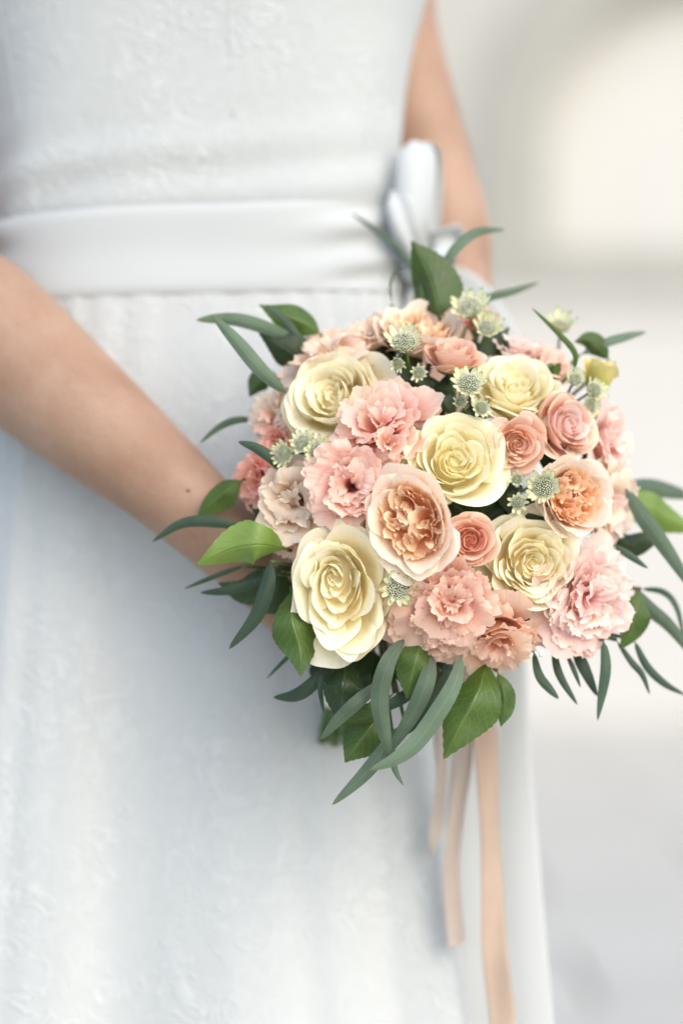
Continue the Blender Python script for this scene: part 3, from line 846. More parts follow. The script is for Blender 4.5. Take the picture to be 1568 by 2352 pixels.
# the sash is higher on the right of the photograph: shear by x
def sash_build():
    ns, nr = 200, 26
    V, UV = [], []
    for j in range(nr):
        t = j / (nr - 1)
        for k in range(ns):
            th = 6.283185 * k / ns
            s, c = math.sin(th), math.cos(th)
            edge = math.sin(min(1, min(t, 1 - t) * 9) * math.pi / 2)
            right = c
            top = 508 - 22 * right - 10 * abs(c) ** 2 * 0
            bot = 702 - 18 * right
            py = top + (bot - top) * t
            f = .0012 + .0007 * edge + .0009 * math.sin(t * 6.5 + 1.4 * math.sin(th * 1.5 + 1)) * edge + .0030 * math.exp(-((th - 5.6) / .35) ** 2) * math.sin(t * 15 + th * 3) * edge \
                + .0022 * math.exp(-((th - 3.6) / .25) ** 2) * math.sin(t * 13)
            rx, ry = .1585 + .002 * max(0, t - .5), .1085 + .002 * max(0, t - .5)
            ex = 2 / 2.7
            V.append(dl(tcx + (rx + f) * math.copysign(abs(c) ** ex, c), TY + (ry + f) * math.copysign(abs(s) ** ex, s), TZ(py))); UV.append((k / ns, t))
    return mesh_obj('sash', V, grid_faces(ns, nr, True), SATIN, dress, UV)
sash_build()
# princess seams of the bodice
for (thc, sway) in ((4.77, .06), (3.72, .12)):
    pts = []
    for j in range(26):
        py = -300 + j * (620 / 25)
        th = thc + sway * (j / 25)
        rows = [(-300, .186, .125), (-100, .181, .122), (0, .176, .118), (110, .166, .113), (280, .1575, .109), (430, .157, .108), (560, .158, .108)]
        rx = np.interp(py, [r[0] for r in rows], [r[1] for r in rows]); ry = np.interp(py, [r[0] for r in rows], [r[2] for r in rows])
        s, c = math.sin(th), math.cos(th); ex = 2 / 2.7
        pts.append(dl(tcx + (rx + .0001) * math.copysign(abs(c) ** ex, c), TY + (ry + .0001) * math.copysign(abs(s) ** ex, s), TZ(py)))
    tube('seam', pts, [.0005] * len(pts), PIPE, dress, 6)

def ribbon(name, pts, width, mat, parent, wdir=(1, 0, 0), n=60, nu=9, curlf=None, thick=.0004, taper=None, origin=None):
    """a strip of cloth with thickness along 3-D points"""
    C = spline([np.array(p, dtype=float) for p in pts], n)
    V, UV = [], []
    wd = np.array(wdir, dtype=float)
    for j in range(n):
        t = j / (n - 1)
        T = C[min(j + 1, n - 1)] - C[max(j - 1, 0)]; T /= np.linalg.norm(T) + 1e-9
        wv = wd if wd.ndim == 1 else spline(list(wd), n)[j]
        s = wv - T * np.dot(wv, T); s /= np.linalg.norm(s) + 1e-9
        nn = np.cross(s, T)
        w_ = width * (taper(t) if taper else 1)
        for i in range(nu):
            u = i / (nu - 1) * 2 - 1
            off = curlf(t, u) if curlf else 0
            V.append(C[j] + s * u * w_ / 2 + nn * off); UV.append(((u + 1) / 2, t))
    m = len(V)
    F = grid_faces(nu, n)
    # back side
    V2 = []
    for j in range(n):
        for i in range(nu):
            a = V[j * nu + i]
            T = C[min(j + 1, n - 1)] - C[max(j - 1, 0)]; T /= np.linalg.norm(T) + 1e-9
            e = V[j * nu + min(i + 1, nu - 1)] - V[j * nu + max(i - 1, 0)]; nn = np.cross(e, T); nn /= np.linalg.norm(nn) + 1e-9
            V2.append(a - nn * thick)
    F2 = [(a + m, d + m, c + m, b + m) for (a, b, c, d) in F]
    for j in range(n - 1):
        a, b = j * nu, (j + 1) * nu; F2.append((a, b, b + m, a + m))
        a, b = j * nu + nu - 1, (j + 1) * nu + nu - 1; F2.append((b, a, a + m, b + m))
    V = V + V2
    if origin is not None: V = [v - np.array(origin) for v in V]
    return mesh_obj(name, V, F + F2, mat, parent, UV + UV)

# bow on the hip: two upright loops, a small side loop, the knot and two broad tails
def pl(px, py, y): return PA(px, py, y) - po
def loop(pts, rad, crease=.001):
    C = spline(pts, 44); R_ = spline([np.array(r) for r in rad], 44)
    V, F = tube_geo(C, [tuple(np.abs(r)) for r in R_], 36)
    for j in range(44):         # gathered folds running towards the knot
        g = (j / 43) ** 1.2
        for k in range(36):
            th = 6.283 * k / 36
            d = V[j * 36 + k] - C[j]; l = np.linalg.norm(d) + 1e-9
            V[j * 36 + k] = V[j * 36 + k] + d / l * crease * (.35 + g) * (math.sin(th * 5 + j * .05) + .5 * math.sin(th * 9 + 1))
    return mesh_obj('bow_loop', V, F, SATIN, dress)
BOW = True
V, F = tube_geo([pl(962, 578, .262), pl(964, 590, .262), pl(966, 615, .262), pl(968, 640, .264), pl(968, 652, .266)], [(.004, .004), (.015, .012), (.017, .014), (.015, .012), (.004, .004)], 20)
mesh_obj('bow_knot', V, F, SATIN, dress)
ribbon('bow_loop', [pl(962, 604, .245), pl(948, 510, .226), pl(955, 390, .230), pl(962, 322, .246), pl(972, 380, .268), pl(974, 500, .272), pl(966, 604, .262)], .030, SATIN, dress,
       curlf=lambda t, u: .0022 * math.sin(u * 3.4 + 1.5 + t * 5) * (1 - .5 * math.sin(t * math.pi)) - .003 * u * u * math.sin(t * math.pi), n=100, nu=25, thick=.0008, taper=lambda t: (.42 + .58 * math.sin(t * math.pi) ** .5) * (1 - .45 * math.exp(-((t - .5) / .07) ** 2)))
ribbon('bow_loop', [pl(966, 606, .248), pl(1000, 566, .240), pl(1036, 546, .246), pl(1046, 556, .262), pl(1010, 592, .272), pl(970, 612, .262)], .026, SATIN, dress, wdir=(.5, 0, 1),
       curlf=lambda t, u: .0016 * math.sin(u * 3.8 + t * 4) - .003 * u * u, n=60, nu=21, thick=.0008, taper=lambda t: (.45 + .55 * math.sin(t * math.pi) ** .5) * (1 - .5 * math.exp(-((t - .5) / .07) ** 2)))
ribbon('bow_loop', [pl(958, 608, .240), pl(932, 540, .222), pl(915, 462, .222), pl(912, 430, .236), pl(920, 470, .246), pl(958, 600, .250)], .022, SATIN, dress, wdir=(1, 0, .3),
       curlf=lambda t, u: .0018 * math.sin(u * 3.8 + t * 6 + 2) - .003 * u * u, n=70, nu=21, thick=.0008, taper=lambda t: (.45 + .55 * math.sin(t * math.pi) ** .5) * (1 - .45 * math.exp(-((t - .5) / .08) ** 2)))
tf = lambda t, u: .0022 * math.sin(u * 2.2 + 1 + t * 3) * min(1, t * 3) + .001 * math.sin(u * 5 + t * 2)
ribbon('sash_tail', [pl(985, 625, .272), pl(1062, 720, .268), pl(1112, 1000, .258), pl(1088, 1500, .235), pl(1118, 2000, .215), pl(1160, 2500, .20), pl(1200, 3100, .19)], .078, SATIN, dress, curlf=tf, n=80, nu=21, taper=lambda t: .25 + .75 * min(1, t * 4))
ribbon('sash_tail', [pl(975, 640, .27), pl(1010, 800, .258), pl(1040, 1200, .245), pl(1045, 1700, .222), pl(1060, 2352, .198), pl(1075, 3200, .18)], .064, SATIN, dress, curlf=lambda t, u: -tf(t, u), n=80, nu=21, taper=lambda t: .4 + .6 * min(1, t * 5))

# ================================================================== BOUQUET: handle and ribbons
hand_m = simple_mat('ivory_handle_satin', (.82, .74, .62), .4, noise=.05, nscale=60)
hdl = empty('bouquet_handle', Matrix.Translation(Vector(HA)))
tag(hdl, 'ivory satin wrapped handle of the bouquet held in the hand beneath the flowers', 'bouquet handle')
a_, b_ = np.zeros(3), HB - HA
tube('wrapping', [a_ - b_ * .04, a_, b_ * .5, b_], [.010, HR, HR * .98, HR], hand_m, hdl, 24)
for k in range(9):
    pz = a_ + b_ * (k + .5) / 9
    Vt, Ft = tube_geo([pz - hax * .009, pz - hax * .008, pz + hax * .007, pz + hax * .008], [HR * .97, HR + .0008, HR + .0012, HR * .97], 24)
    mesh_obj('ribbon_turn', Vt, Ft, hand_m, hdl)
rs = random.Random(2)
for k in range(9):
    a = k * .698
    o = np.array([math.cos(a), math.sin(a), 0]) * HR * (.62 if k else 0)
    tube('stem_end', [b_ * .92 + o, b_ + o + hax * rs.uniform(.02, .035)], [.0032, .0032], M['stem'], hdl, 8)

peach_m = simple_mat('peach_satin_ribbon', (.76, .63, .52), .5, noise=.06, nscale=30, transl=.6, sheen=.2)
pale_m = simple_mat('pale_apricot_ribbon', (.68, .61, .55), .5, noise=.05, nscale=30, transl=.5, sheen=.2)
def hang(label, pts, wpx, mat, wdir):
    p0 = PA(*pts[0]); r = empty('satin_ribbon', Matrix.Translation(Vector(p0)))
    o = ribbon('ribbon_strip', [PA(*p) for p in pts], wpx * S * 1.70, mat, r, wdir=wdir, n=90, nu=9, curlf=lambda t, u: .0018 * math.sin(u * 2 + t * 11), origin=p0, taper=lambda t: 1 if t < .9 else 1 - .85 * (t - .9) / .1)
    tag(r, label, 'ribbon', 'peach ribbons hanging from the bouquet')
    return o
hang('narrow pale apricot ribbon ending shortest, leftmost under the bouquet', [(900, 1400, .13), (985, 1560, .125), (1012, 1740, .15), (1005, 1860, .16), (990, 1965, .16)], 26, pale_m, [(1, 0, 0), (1, .1, 0), (.8, .6, 0)])
hang('pale peach ribbon of middle length between two other hanging ribbons', [(900, 1400, .132), (1040, 1560, .128), (1062, 1720, .15), (1050, 1850, .16), (1035, 2000, .16), (1045, 2150, .16), (1048, 2175, .16)], 46, pale_m, [(1, 0, 0), (1, .2, 0), (.9, .5, 0), (.5, .8, 0)])
hang('long saturated peach ribbon running out of the bottom of the picture', [(900, 1400, .13), (1060, 1540, .125), (1108, 1660, .14), (1122, 1820, .15), (1128, 2000, .15), (1135, 2180, .15), (1155, 2352, .15), (1170, 2550, .12)], 60, peach_m, [(1, 0, 0), (.9, .4, 0), (.8, .5, 0), (1, .1, 0), (1, 0, 0)])

# ================================================================== FLOWERS
CR = 'cream roses of the bouquet'
rose(1050, 1050, 122, 'open cream rose in the middle of the bouquet, its spiral centre facing the camera', ('cream_green', 'cream_green'), 34, 11, face=.25, group=CR, hgt=.9)
rose(757, 893, 136, 'large soft focus cream rose at the upper left of the bouquet, turned up and left', ('cream', 'cream'), 34, 12, face=.05, group=CR, y=.034, n=(-.36, -.84, .42), hgt=.9)
rose(1188, 872, 108, 'pale cream rose with apricot heart at the upper right behind the green astrantia', ('cream', 'cream_green'), 34, 13, group=CR, n=(.12, -.72, .62), face=0)
rose(782, 1368, 122, 'large cream rose at lower left with off-centre heart and loose wavy lower petals', ('cream', 'cream'), 32, 17, group=CR, n=(-.10, -.98, -.06), y=-.004, hgt=.9, ruf=1.2, stretch=(1.0, 1.36), ecc=(-.16, .27), loose=.45, spin=0)
rose(1230, 1290, 124, 'cream rose at the lower right above the pale pink ruffled bloom', ('cream', 'cream'), 36, 15, group=CR, n=(.12, -.97, .08), hgt=.9, ruf=1.2)

SR = 'small blush roses of the bouquet'
rose(1190, 1022, 73, 'small half-open blush rose just right of the middle cream rose', ('blush', 'blush'), 22, 21, face=.3, group=SR, name='spray_rose', ruf=.8, n=(.10, -.92, -.18), dy=-.004)
rose(1318, 970, 84, 'pale blush rose at the right edge, turned sideways to the right', ('pale_pink', 'blush'), 26, 22, group=SR, name='spray_rose', ruf=.6, n=(.50, -.78, .25), y=.035)
rose(1080, 1243, 66, 'small coral-centred rose between the quartered apricot rose and the lower right cream rose', ('coral', 'blush'), 30, 23, group=SR, name='spray_rose', ruf=.5, face=.3, dy=.0, n=(0, -1, 0))
rose(1040, 800, 72, 'peach rosebud seen from its side at the top between two astrantia clusters', ('blush', 'blush'), 22, 24, group=SR, name='spray_rose', ruf=.6, n=(.02, -.42, .90), y=.045, hgt=.75)

GR = 'quartered apricot garden roses'
garden_rose(940, 1204, 108, 'quartered apricot garden rose with crumpled orange heart, pale outer petals, left of the coral rose', seed=31, n=(-.28, -.93, -.08), group=GR, dy=-.004, stretch=(.95, 1.18), spin=.35)
garden_rose(1325, 1142, 96, 'soft focus apricot garden rose with bright orange heart at the right side', seed=32, n=(.38, -.90, .05), group=GR, y=.025)
garden_rose(962, 742, 106, 'blurred pale apricot garden rose at the very top under the broad upright leaf', seed=33, n=(.05, -.45, .88), group=GR, y=.075)

LS = 'ruffled lisianthus blooms of the bouquet'
lisianthus(870, 960, 105, 'wide open pink lisianthus with deep cup between the upper left and middle cream roses', 'pink', 41, group=LS, n=(-.20, -.85, .45), dy=-.004, N_=14, mats=['pink', 'pink', 'rosy_peach'])
lisianthus(893, 1012, 36, 'small tightly frilled salmon bud above the quartered apricot rose', 'rosy_peach', 42, group=LS, n=(.05, -.9, .2), dy=-.016, N_=6, flare=.4)
lisianthus(803, 1118, 94, 'frilly rose-pink lisianthus left of the quartered apricot rose', 'pink', 43, group=LS, n=(-.08, -.97, -.02), dy=-.002, N_=20)
lisianthus(1040, 1384, 94, 'frilly pink lisianthus with dark throat under the coral-centred rose', 'rosy_peach', 44, group=LS, n=(-.05, -.96, -.18), dy=-.008, N_=15)
lisianthus(990, 1432, 112, 'broad layered salmon-pink lisianthus at the bottom, right of the small dark astrantia', 'rosy_peach', 45, group=LS, n=(-.15, -.88, -.45), dy=-.002, N_=24, ruf=.8)
lisianthus(1148, 1492, 98, 'peach frilled lisianthus hanging lowest of all the flowers', 'peach', 46, group=LS, n=(.10, -.72, -.68), y=.020, N_=18, mats=['peach', 'peach', 'rosy_peach'])
lisianthus(1366, 1378, 118, 'full pale pink bloom with many ruffled petals at the lower right edge', 'cool_pink', 47, group=LS, n=(.52, -.82, -.12), y=.030, N_=34, ruf=1.1, cat='carnation', name='ruffled_carnation', mats=['cool_pink', 'cool_pink', 'pale_pink'])
lisianthus(584, 1105, 80, 'salmon-pink ruffled bloom at the far left beside the bare arm', 'salmon', 48, group=LS, n=(-.68, -.70, -.05), y=.055, N_=20)
lisianthus(662, 1150, 96, 'ivory and peach lisianthus with wavy trumpet rim at the left', 'ivory_peach', 49, group=LS, n=(-.30, -.92, -.05), y=.020, N_=11)
lisianthus(648, 1225, 86, 'dusty peach lisianthus drooping above the lime green leaf', 'rosy_peach', 50, group=LS, n=(-.50, -.70, -.45), y=.036, N_=13, mats=['rosy_peach', 'ivory_peach'])
lisianthus(612, 955, 76, 'blurred blush lisianthus peeping out left of the upper left cream rose', 'ivory_peach', 51, group=LS, n=(-.75, -.60, .20), y=.068, N_=12, mats=['ivory_peach', 'rosy_peach'])
lisianthus(625, 1015, 42, 'small coral-red ruffled bloom tucked beneath the blurred blush lisianthus', 'salmon', 52, group=LS, n=(-.60, -.78, .05), y=.055, N_=12)
lisianthus(742, 800, 116, 'blurred pale peach lisianthus behind the top of the upper left cream rose', 'ivory_peach', 53, group=LS, n=(-.35, -.48, .80), y=.070, N_=14, mats=['ivory_peach', 'peach'])
lisianthus(850, 748, 92, 'blurred apricot lisianthus at the top left of the highest astrantia', 'peach', 54, group=LS, n=(-.15, -.45, .87), y=.083, N_=13, mats=['peach', 'ivory_peach'])
lisianthus(1190, 785, 86, 'blurred whitish pink lisianthus behind the upper right cream rose', 'pale_pink', 55, group=LS, n=(.15, -.40, .90), y=.088, N_=12)
lisianthus(1262, 822, 72, 'blurred dusty rose lisianthus beside the yellow bud', 'rosy_peach', 56, group=LS, n=(.35, -.55, .75), y=.078, N_=12)
lisianthus(1418, 1005, 94, 'blurred frilly pale pink lisianthus on the right rim level with the blush rose', 'pale_pink', 57, group=LS, n=(.80, -.55, .15), y=.080, N_=14, mats=['pale_pink', 'cool_pink'])
lisianthus(1422, 1165, 108, 'blurred pale pink lisianthus on the right rim behind the orange-hearted rose', 'pale_pink', 58, group=LS, n=(.80, -.60, -.05), y=.070, N_=14, mats=['pale_pink', 'ivory_peach'])
lisianthus(1322, 1458, 90, 'smooth peach lisianthus showing beneath the full pale pink bloom', 'peach', 59, group=LS, n=(.25, -.65, -.70), y=.040, N_=9, ruf=.3, mats=['peach', 'rosy_peach'])
lisianthus(1330, 1290, 50, 'small peach bloom half hidden behind the full pale pink bloom', 'peach', 60, group=LS, n=(.35, -.9, .1), y=.050, N_=9, ruf=.5)
lisianthus(1098, 720, 50, 'blurred coral bloom at the very top behind the highest astrantia pair', 'salmon', 61, group=LS, n=(.05, -.5, .85), y=.098, N_=10)
lisianthus(965, 925, 50, 'peach-pink lisianthus side petals tucked above the middle cream rose', 'rosy_peach', 62, group=LS, n=(.15, -.85, .45), dy=.012, N_=9, ruf=.5)
lisianthus(820, 1215, 46, 'deep peach bloom mostly hidden above the lower left cream rose', 'coral', 63, group=LS, n=(-.1, -.98, .1), dy=.022, N_=8, ruf=.3)

# yellow bud
def bud(px, py, rp, label, mat, seed, n, y, N_=8):
    rng = np.random.RandomState(seed); R = radius_px(rp, .06)
    root, nn = place('lisianthus_bud', px, py, R * 1.0, y, n); tag(root, label, 'flower bud')
    for i in range(N_):
        t = i / (N_ - 1)
        petal(root, M[mat], rng, i * 2.4, 1.15, R * .15, R * (.45 + .38 * t), -R * .6, R * (1.0 + .12 * rng.uniform(-1, 1)), p=.35, q=.9, curl=R * .12 * t, ruf=R * .035, rf=3, fringe=R * .01, spiral=.2, drop=.35, nu=19, nv=12)
    petal(root, M['sepal'], rng, 0, 1.4, R * .15, R * .5, -R * .7, R * .0, name='sepal'); petal(root, M['sepal'], rng, 3, 1.4, R * .15, R * .5, -R * .7, R * .0, name='sepal')
    add_stem(root, r=.0015, z0=-R * .6)
bud(1382, 826, 46, 'greenish yellow half-closed bud standing out at the upper right', 'yellow', 71, (.22, -.22, .95), .075)
bud(1272, 835, 24, 'slim green closed bud between the dusty rose bloom and the yellow bud', 'sepal', 72, (.0, -.35, .95), .070, 5)

# astrantia
A = astrantia
A(928, 778, 46, 'topmost astrantia left of the peach rosebud, ringed by pale bracts', 81, n=(-.10, -.75, .62), y=.030)
A(912, 836, 22, 'tiny astrantia bud directly under the topmost astrantia', 82, n=(-.2, -.8, -.4), y=.030, nb=9)
A(962, 856, 24, 'small astrantia below the peach rosebud on its left', 83, n=(.0, -.95, -.1), y=.026, nb=9)
A(1080, 700, 50, 'blurred large astrantia touching the broad upright leaf at the top', 84, n=(-.05, -.80, .58), y=.070)
A(1120, 748, 38, 'blurred yellowish astrantia just below the large one at the top', 85, n=(.15, -.85, .45), y=.062)
A(1076, 877, 42, 'pale green astrantia with pointed bracts between the middle and upper right cream roses', 86, n=(-.02, -.90, .40), y=.008)
A(1057, 922, 22, 'small flat astrantia touching the back petal of the middle cream rose', 87, n=(-.1, -.9, .3), y=.016, nb=9)
A(1106, 936, 27, 'small drooping astrantia above the half-open blush rose', 88, n=(.15, -.95, .1), y=.016, nb=10)
A(646, 1042, 34, 'leftmost astrantia above the ivory trumpet bloom', 89, n=(-.45, -.85, .05), y=.022)
A(694, 1014, 33, 'astrantia in the middle of the left trio beneath the upper left cream rose', 90, n=(-.15, -.90, .35), y=.016)
A(733, 1034, 36, 'right astrantia of the left trio, touching the pink frilly lisianthus', 91, n=(.15, -.96, .1), y=.012)
A(912, 1352, 44, 'dark-eyed astrantia between the big lower left cream rose and the pink lisianthus', 92, n=(.05, -.99, .0), y=-.002)
A(905, 1395, 24, 'small shaded astrantia below the dark-eyed one', 93, n=(-.1, -.9, -.4), y=.010, nb=9)
A(1246, 1118, 44, 'astrantia with green tipped bracts between the orange-hearted rose and the middle cream rose', 94, n=(-.20, -.94, .0), y=.004)
A(1190, 1155, 26, 'small astrantia at the lower right rim of the middle cream rose', 95, n=(.0, -.95, -.15), y=.004, nb=9)
A(1186, 1100, 22, 'tiny astrantia below the half-open blush rose', 96, n=(-.05, -.95, .15), y=.012, nb=9)
A(1288, 742, 40, 'very blurred astrantia rising above the upper right rim', 97, n=(.10, -.55, .82), y=.11)
A(1322, 868, 28, 'blurred astrantia left of the trio under the yellow bud', 98, n=(.2, -.85, .4), y=.055)
A(1368, 892, 32, 'blurred astrantia directly under the yellow bud', 99, n=(.4, -.8, .3), y=.062)
A(1358, 935, 30, 'blurred lowest astrantia on the right above the pale blush rose', 100, n=(.5, -.8, .0), y=.062)
A(912, 1056, 20, 'tiny brownish astrantia bud at the left rim of the middle cream rose', 101, n=(.1, -.95, -.1), y=.006, nb=8)

# pearl pin
pr = empty('pearl_pin', Matrix.Translation(P(1243, 1503, .010)))
tag(pr, 'tiny pearl-headed pin at the bottom of the peach lisianthus', 'pin')
Vp = []
for j in range(9):
    a = -math.pi / 2 + math.pi * j / 8
    for i in range(14):
        th = 6.283 * i / 14; Vp.append((.0019 * math.cos(a) * math.cos(th), .0019 * math.cos(a) * math.sin(th), .0019 * math.sin(a)))
mesh_obj('pearl', Vp, grid_faces(14, 9, True), M['pearl'], pr)
tube('pin_shaft', [(0, .001, 0), (-.004, .03, .004)], [.0004, .0003], M['pearl'], pr, 6)

# ================================================================== FOLIAGE
GE = 'grey-green eucalyptus sprigs of the bouquet'
GS = 'broad-leaved green sprigs of the bouquet'
def eu(name_label, lv): return sprig('eucalyptus_sprig', name_label, 'eucalyptus', lv, GE)
def sa(name_label, lv): return sprig('salal_sprig', name_label, 'leafy sprig', lv, GS, 'stem_brown')
e, s_ = 'euc', 'salal'
# --- eucalyptus
eu('pale grey-green eucalyptus sprig with two long crossing leaves at the upper left', [
    ([(700, 800, .09), (640, 765, .085), (560, 738, .08), (500, 732, .08), (450, 735, .08)], 44, e, 'euc', 15, .2, .03),
    ([(660, 905, .055), (600, 850, .045), (540, 780, .045), (485, 722, .05)], 48, e, 'euc', 0, .25, .02),
    ([(700, 795, .085), (650, 735, .082), (610, 700, .08)], 32, e, 'euc', 30, .2, .02)])
eu('single narrow eucalyptus leaf curving left above the forearm', [([(585, 965, .09), (545, 965, .09), (505, 980, .09), (458, 1018, .09)], 24, e, 'euc', 10, .2, .02)])
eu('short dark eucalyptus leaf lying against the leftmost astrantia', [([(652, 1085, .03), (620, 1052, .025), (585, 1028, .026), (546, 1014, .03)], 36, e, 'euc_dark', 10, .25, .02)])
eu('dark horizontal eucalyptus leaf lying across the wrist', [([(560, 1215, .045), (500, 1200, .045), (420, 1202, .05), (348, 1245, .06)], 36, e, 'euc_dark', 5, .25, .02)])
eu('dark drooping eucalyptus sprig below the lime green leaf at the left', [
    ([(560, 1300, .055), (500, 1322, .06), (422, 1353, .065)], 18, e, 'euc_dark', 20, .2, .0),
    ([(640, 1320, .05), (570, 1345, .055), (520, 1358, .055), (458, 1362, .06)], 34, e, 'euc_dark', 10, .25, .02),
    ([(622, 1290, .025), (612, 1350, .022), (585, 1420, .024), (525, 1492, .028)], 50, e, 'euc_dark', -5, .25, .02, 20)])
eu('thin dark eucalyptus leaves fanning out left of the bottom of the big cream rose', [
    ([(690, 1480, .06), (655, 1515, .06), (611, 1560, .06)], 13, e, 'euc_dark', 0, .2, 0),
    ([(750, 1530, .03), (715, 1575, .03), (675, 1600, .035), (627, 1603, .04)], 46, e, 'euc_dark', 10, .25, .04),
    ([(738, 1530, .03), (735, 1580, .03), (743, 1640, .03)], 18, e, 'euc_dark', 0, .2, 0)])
eu('long pale eucalyptus leaf hanging straight down under the middle of the bouquet', [
    ([(935, 1462, -.002), (893, 1520, -.012), (873, 1600, -.014), (882, 1680, -.012), (897, 1742, -.008)], 58, e, 'euc', 5, .25, .02),
    ([(900, 1680, .004), (902, 1730, .004), (908, 1768, .004), (926, 1805, .004)], 24, e, 'euc', 20, .25, .02)])
eu('pair of eucalyptus leaves joining into the lowest pointed tip beneath the bouquet', [
    ([(990, 1495, .004), (982, 1560, -.004), (945, 1645, -.006), (885, 1740, -.002)], 56, e, 'euc', 0, .25, .02),
    ([(930, 1660, .008), (880, 1725, .004), (830, 1785, .002), (762, 1850, .004)], 48, e, 'euc', -10, .25, .02)])
eu('curved eucalyptus leaf sweeping from the peach lisianthus down to the left', [
    ([(1062, 1500, .0), (1040, 1580, -.010), (970, 1690, -.016), (915, 1740, -.018), (848, 1770, -.018)], 58, e, 'euc', 5, .25, .02),
    ([(1035, 1530, .012), (1000, 1610, .010), (930, 1690, .010)], 44, e, 'euc_dark', 0, .25, .02)])
eu('pale eucalyptus leaf pointing down left from the bottom of the big cream rose', [
    ([(885, 1560, .0), (830, 1605, -.006), (780, 1650, -.006), (735, 1700, -.002)], 44, e, 'euc', 0, .25, .02),
    ([(1010, 1540, .018), (930, 1600, .016), (860, 1640, .016)], 40, e, 'euc_dark', 0, .25, .02)])
eu('sprig of small dark leaves hanging right of the lowest peach flower', [
    ([(1225, 1495, .045), (1238, 1550, .045), (1262, 1582, .045), (1283, 1606, .045)], 30, e, 'euc_dark', 10, .25, .02),
    ([(1270, 1490, .05), (1285, 1550, .05), (1326, 1620, .05)], 26, e, 'euc_dark', 5, .25, .02),
    ([(1300, 1500, .05), (1318, 1540, .05), (1333, 1580, .055)], 16, e, 'euc_dark', 0, .25, .02)])
eu('long dark eucalyptus leaves hanging under the full pale pink bloom', [
    ([(1385, 1470, .045), (1392, 1530, .045), (1385, 1590, .045), (1372, 1657, .045)], 36, e, 'euc_dark', 15, .25, .02, 40),
    ([(1320, 1490, .055), (1340, 1530, .055), (1372, 1600, .055)], 40, e, 'euc_dark', 10, .25, .02)])
eu('thin curved eucalyptus leaves trailing towards the lower right corner', [
    ([(1415, 1470, .07), (1450, 1520, .07), (1475, 1550, .07), (1492, 1596, .07)], 22, e, 'euc_dark', 10, .25, .02),
    ([(1455, 1470, .07), (1485, 1530, .075), (1525, 1570, .08), (1575, 1598, .085)], 26, e, 'euc_dark', 0, .25, .02)])
eu('broad blurred eucalyptus leaves arching out to the right edge', [
    ([(1435, 1120, .075), (1480, 1190, .075), (1530, 1260, .08), (1600, 1370, .085)], 54, e, 'euc', 5, .25, .02),
    ([(1430, 1125, .12), (1500, 1120, .14), (1600, 1142, .17)], 60, e, 'euc', 10, .25, .02)])
eu('small eucalyptus leaf on the right just above the full pale pink bloom', [([(1410, 1252, .06), (1445, 1275, .06), (1488, 1306, .065)], 24, e, 'euc_dark', 5, .25, .02)])
eu('blurred eucalyptus leaves crossing at the lower right edge', [
    ([(1455, 1350, .085), (1490, 1395, .085), (1540, 1440, .09), (1600, 1520, .09)], 44, e, 'euc', 5, .25, .02),
    ([(1470, 1352, .10), (1525, 1360, .10), (1556, 1400, .10), (1575, 1490, .10)], 22, e, 'euc_dark', 20, .25, .02)])
eu('curved eucalyptus leaf reaching right above the broad upright leaf', [
    ([(1010, 625, .105), (1045, 570, .11), (1095, 532, .12), (1160, 526, .13)], 34, e, 'euc', 10, .25, .02)])
eu('faint out of focus eucalyptus leaf pointing up left over the sash', [([(960, 640, .15), (925, 585, .165), (865, 530, .18), (805, 488, .19)], 20, e, 'euc', 10, .25, .02)])
eu('blurred eucalyptus leaf pointing right behind the top astrantia', [([(1090, 700, .12), (1130, 680, .125), (1180, 668, .13), (1238, 649, .14)], 26, e, 'euc', 10, .25, .02)])
eu('blurred leaf tip pointing right beyond the yellow bud', [([(1330, 815, .10), (1395, 785, .10), (1440, 772, .11), (1484, 762, .115)], 30, e, 'euc', 10, .25, .02)])
eu('thin curled tendril of leaf left of the broad upright leaf', [
    ([(900, 700, .11), (895, 655, .112), (908, 622, .115), (938, 612, .12)], 9, e, 'salal', 40, .2, 0)])
eu('slender curved green bract arching in front of the blurred upper right astrantia', [
    ([(1318, 850, .06), (1318, 810, .062), (1280, 765, .066), (1220, 706, .072)], 20, e, 'salal', 25, .3, .02)])
# --- broad leaves
sa('broad upright green leaf at the very top of the bouquet', [
    ([(1010, 735, .085), (1000, 680, .088), (975, 610, .095), (944, 552, .10)], 128, s_, 'salal', 15, .5, .06),
    ([(1020, 730, .088), (1005, 680, .098), (1010, 640, .10), (1015, 600, .10)], 84, s_, 'salal', -20, .4, .04)])
sa('green leaf with notched edge behind the crossing eucalyptus at the upper left', [
    ([(740, 770, .09), (700, 740, .09), (650, 722, .09), (594, 698, .092)], 84, s_, 'salal', -15, .4, .08)])
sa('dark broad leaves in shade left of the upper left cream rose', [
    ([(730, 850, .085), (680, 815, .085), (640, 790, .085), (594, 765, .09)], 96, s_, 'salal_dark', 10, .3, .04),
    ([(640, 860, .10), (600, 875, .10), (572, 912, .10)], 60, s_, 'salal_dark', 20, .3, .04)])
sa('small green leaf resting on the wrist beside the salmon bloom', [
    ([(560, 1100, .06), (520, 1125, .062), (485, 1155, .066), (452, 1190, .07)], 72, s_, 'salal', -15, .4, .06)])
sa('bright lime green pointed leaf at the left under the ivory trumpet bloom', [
    ([(660, 1262, .012), (600, 1252, .004), (530, 1262, .004), (448, 1300, .008)], 112, s_, 'salal_light', 12, .35, .07)])
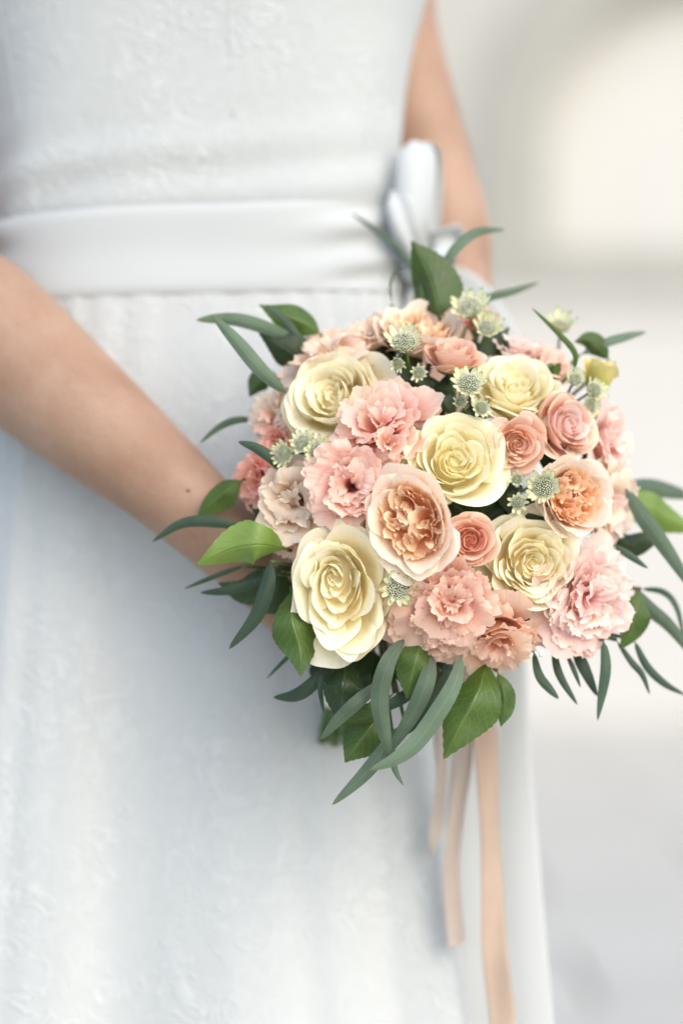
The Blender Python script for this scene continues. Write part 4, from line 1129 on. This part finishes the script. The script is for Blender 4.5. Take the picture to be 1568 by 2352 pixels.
sa('dark leaves in shadow behind the lower left of the bouquet', [
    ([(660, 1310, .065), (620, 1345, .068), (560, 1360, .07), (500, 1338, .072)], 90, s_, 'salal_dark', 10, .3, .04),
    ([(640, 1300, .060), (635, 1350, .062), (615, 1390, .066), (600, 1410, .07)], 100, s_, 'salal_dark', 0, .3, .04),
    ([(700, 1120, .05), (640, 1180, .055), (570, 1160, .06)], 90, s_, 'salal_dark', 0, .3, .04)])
sa('pointed mid-green leaf hanging under the left side of the big cream rose', [
    ([(668, 1350, .016), (672, 1420, .008), (690, 1490, .006), (690, 1555, .006)], 112, s_, 'salal', 8, .4, .05)])
sa('dark green leaf with toothed edge beneath the big cream rose', [
    ([(800, 1500, .018), (790, 1560, .012), (785, 1610, .012), (782, 1665, .012)], 118, s_, 'salal_dark', -10, .35, .04),
    ([(905, 1590, .010), (865, 1635, .008), (820, 1655, .008), (768, 1668, .008)], 64, s_, 'salal', 35, .3, .04),
    ([(890, 1600, .020), (860, 1660, .018), (820, 1710, .016), (792, 1752, .016)], 112, s_, 'salal', -10, .35, .05)])
sa('green leaf between two hanging eucalyptus leaves under the middle', [
    ([(975, 1450, .012), (960, 1500, .006), (945, 1555, .004), (934, 1606, .004)], 92, s_, 'salal', 5, .35, .05)])
sa('large veined green leaf hanging lowest on the right under the peach lisianthus', [
    ([(1120, 1510, .020), (1100, 1590, .012), (1062, 1660, .008), (1018, 1745, .006)], 140, s_, 'salal', -8, .35, .05)])
sa('small nibbled green leaf right of the large veined leaf', [
    ([(1140, 1540, .030), (1158, 1590, .026), (1160, 1630, .026), (1150, 1670, .026)], 66, s_, 'salal', 10, .35, .08)])
sa('rounded green leaf at the right edge beside the full pale pink bloom', [
    ([(1470, 1352, .065), (1462, 1400, .062), (1450, 1450, .062), (1425, 1492, .065)], 84, s_, 'salal', 5, .3, .07)])
sa('blurred bright green leaf at the far right edge', [
    ([(1420, 1150, .10), (1480, 1165, .11), (1530, 1190, .12), (1610, 1225, .13)], 96, s_, 'salal_light', 10, .3, .05),
    ([(1410, 1210, .085), (1440, 1250, .09), (1485, 1240, .095), (1530, 1220, .10)], 60, s_, 'salal_dark', 10, .3, .05)])
sa('dark green leaf tips behind the yellow bud', [
    ([(1400, 830, .10), (1375, 800, .10), (1350, 782, .10), (1318, 785, .10)], 54, s_, 'salal', 10, .3, .06)])
# leaves tucked between the flower heads
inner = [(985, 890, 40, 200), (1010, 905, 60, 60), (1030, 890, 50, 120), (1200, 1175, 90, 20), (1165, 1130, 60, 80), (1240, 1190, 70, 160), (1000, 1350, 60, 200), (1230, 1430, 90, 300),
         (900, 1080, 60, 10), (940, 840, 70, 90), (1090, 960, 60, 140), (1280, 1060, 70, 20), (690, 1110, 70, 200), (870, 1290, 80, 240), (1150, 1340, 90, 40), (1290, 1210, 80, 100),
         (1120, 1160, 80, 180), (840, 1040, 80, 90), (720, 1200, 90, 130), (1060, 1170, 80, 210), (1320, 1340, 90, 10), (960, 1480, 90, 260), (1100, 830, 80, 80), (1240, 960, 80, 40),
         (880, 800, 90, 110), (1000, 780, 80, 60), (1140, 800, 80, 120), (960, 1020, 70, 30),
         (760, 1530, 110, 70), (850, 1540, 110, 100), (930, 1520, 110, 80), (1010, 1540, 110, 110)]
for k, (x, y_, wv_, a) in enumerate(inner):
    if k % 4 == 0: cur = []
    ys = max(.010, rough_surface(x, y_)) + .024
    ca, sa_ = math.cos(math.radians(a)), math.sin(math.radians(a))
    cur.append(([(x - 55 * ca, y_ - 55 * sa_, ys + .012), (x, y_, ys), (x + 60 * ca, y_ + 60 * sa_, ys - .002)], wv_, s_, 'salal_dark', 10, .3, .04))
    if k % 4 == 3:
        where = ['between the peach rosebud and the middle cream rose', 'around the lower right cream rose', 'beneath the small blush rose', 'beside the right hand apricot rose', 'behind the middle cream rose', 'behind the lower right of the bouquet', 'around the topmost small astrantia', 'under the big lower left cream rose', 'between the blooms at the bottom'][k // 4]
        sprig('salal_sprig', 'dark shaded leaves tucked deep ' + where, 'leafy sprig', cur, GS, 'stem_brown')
print('objects', len(bpy.data.objects), 'tris', sum(len(o.data.polygons) * 2 for o in bpy.data.objects if o.type == 'MESH'))
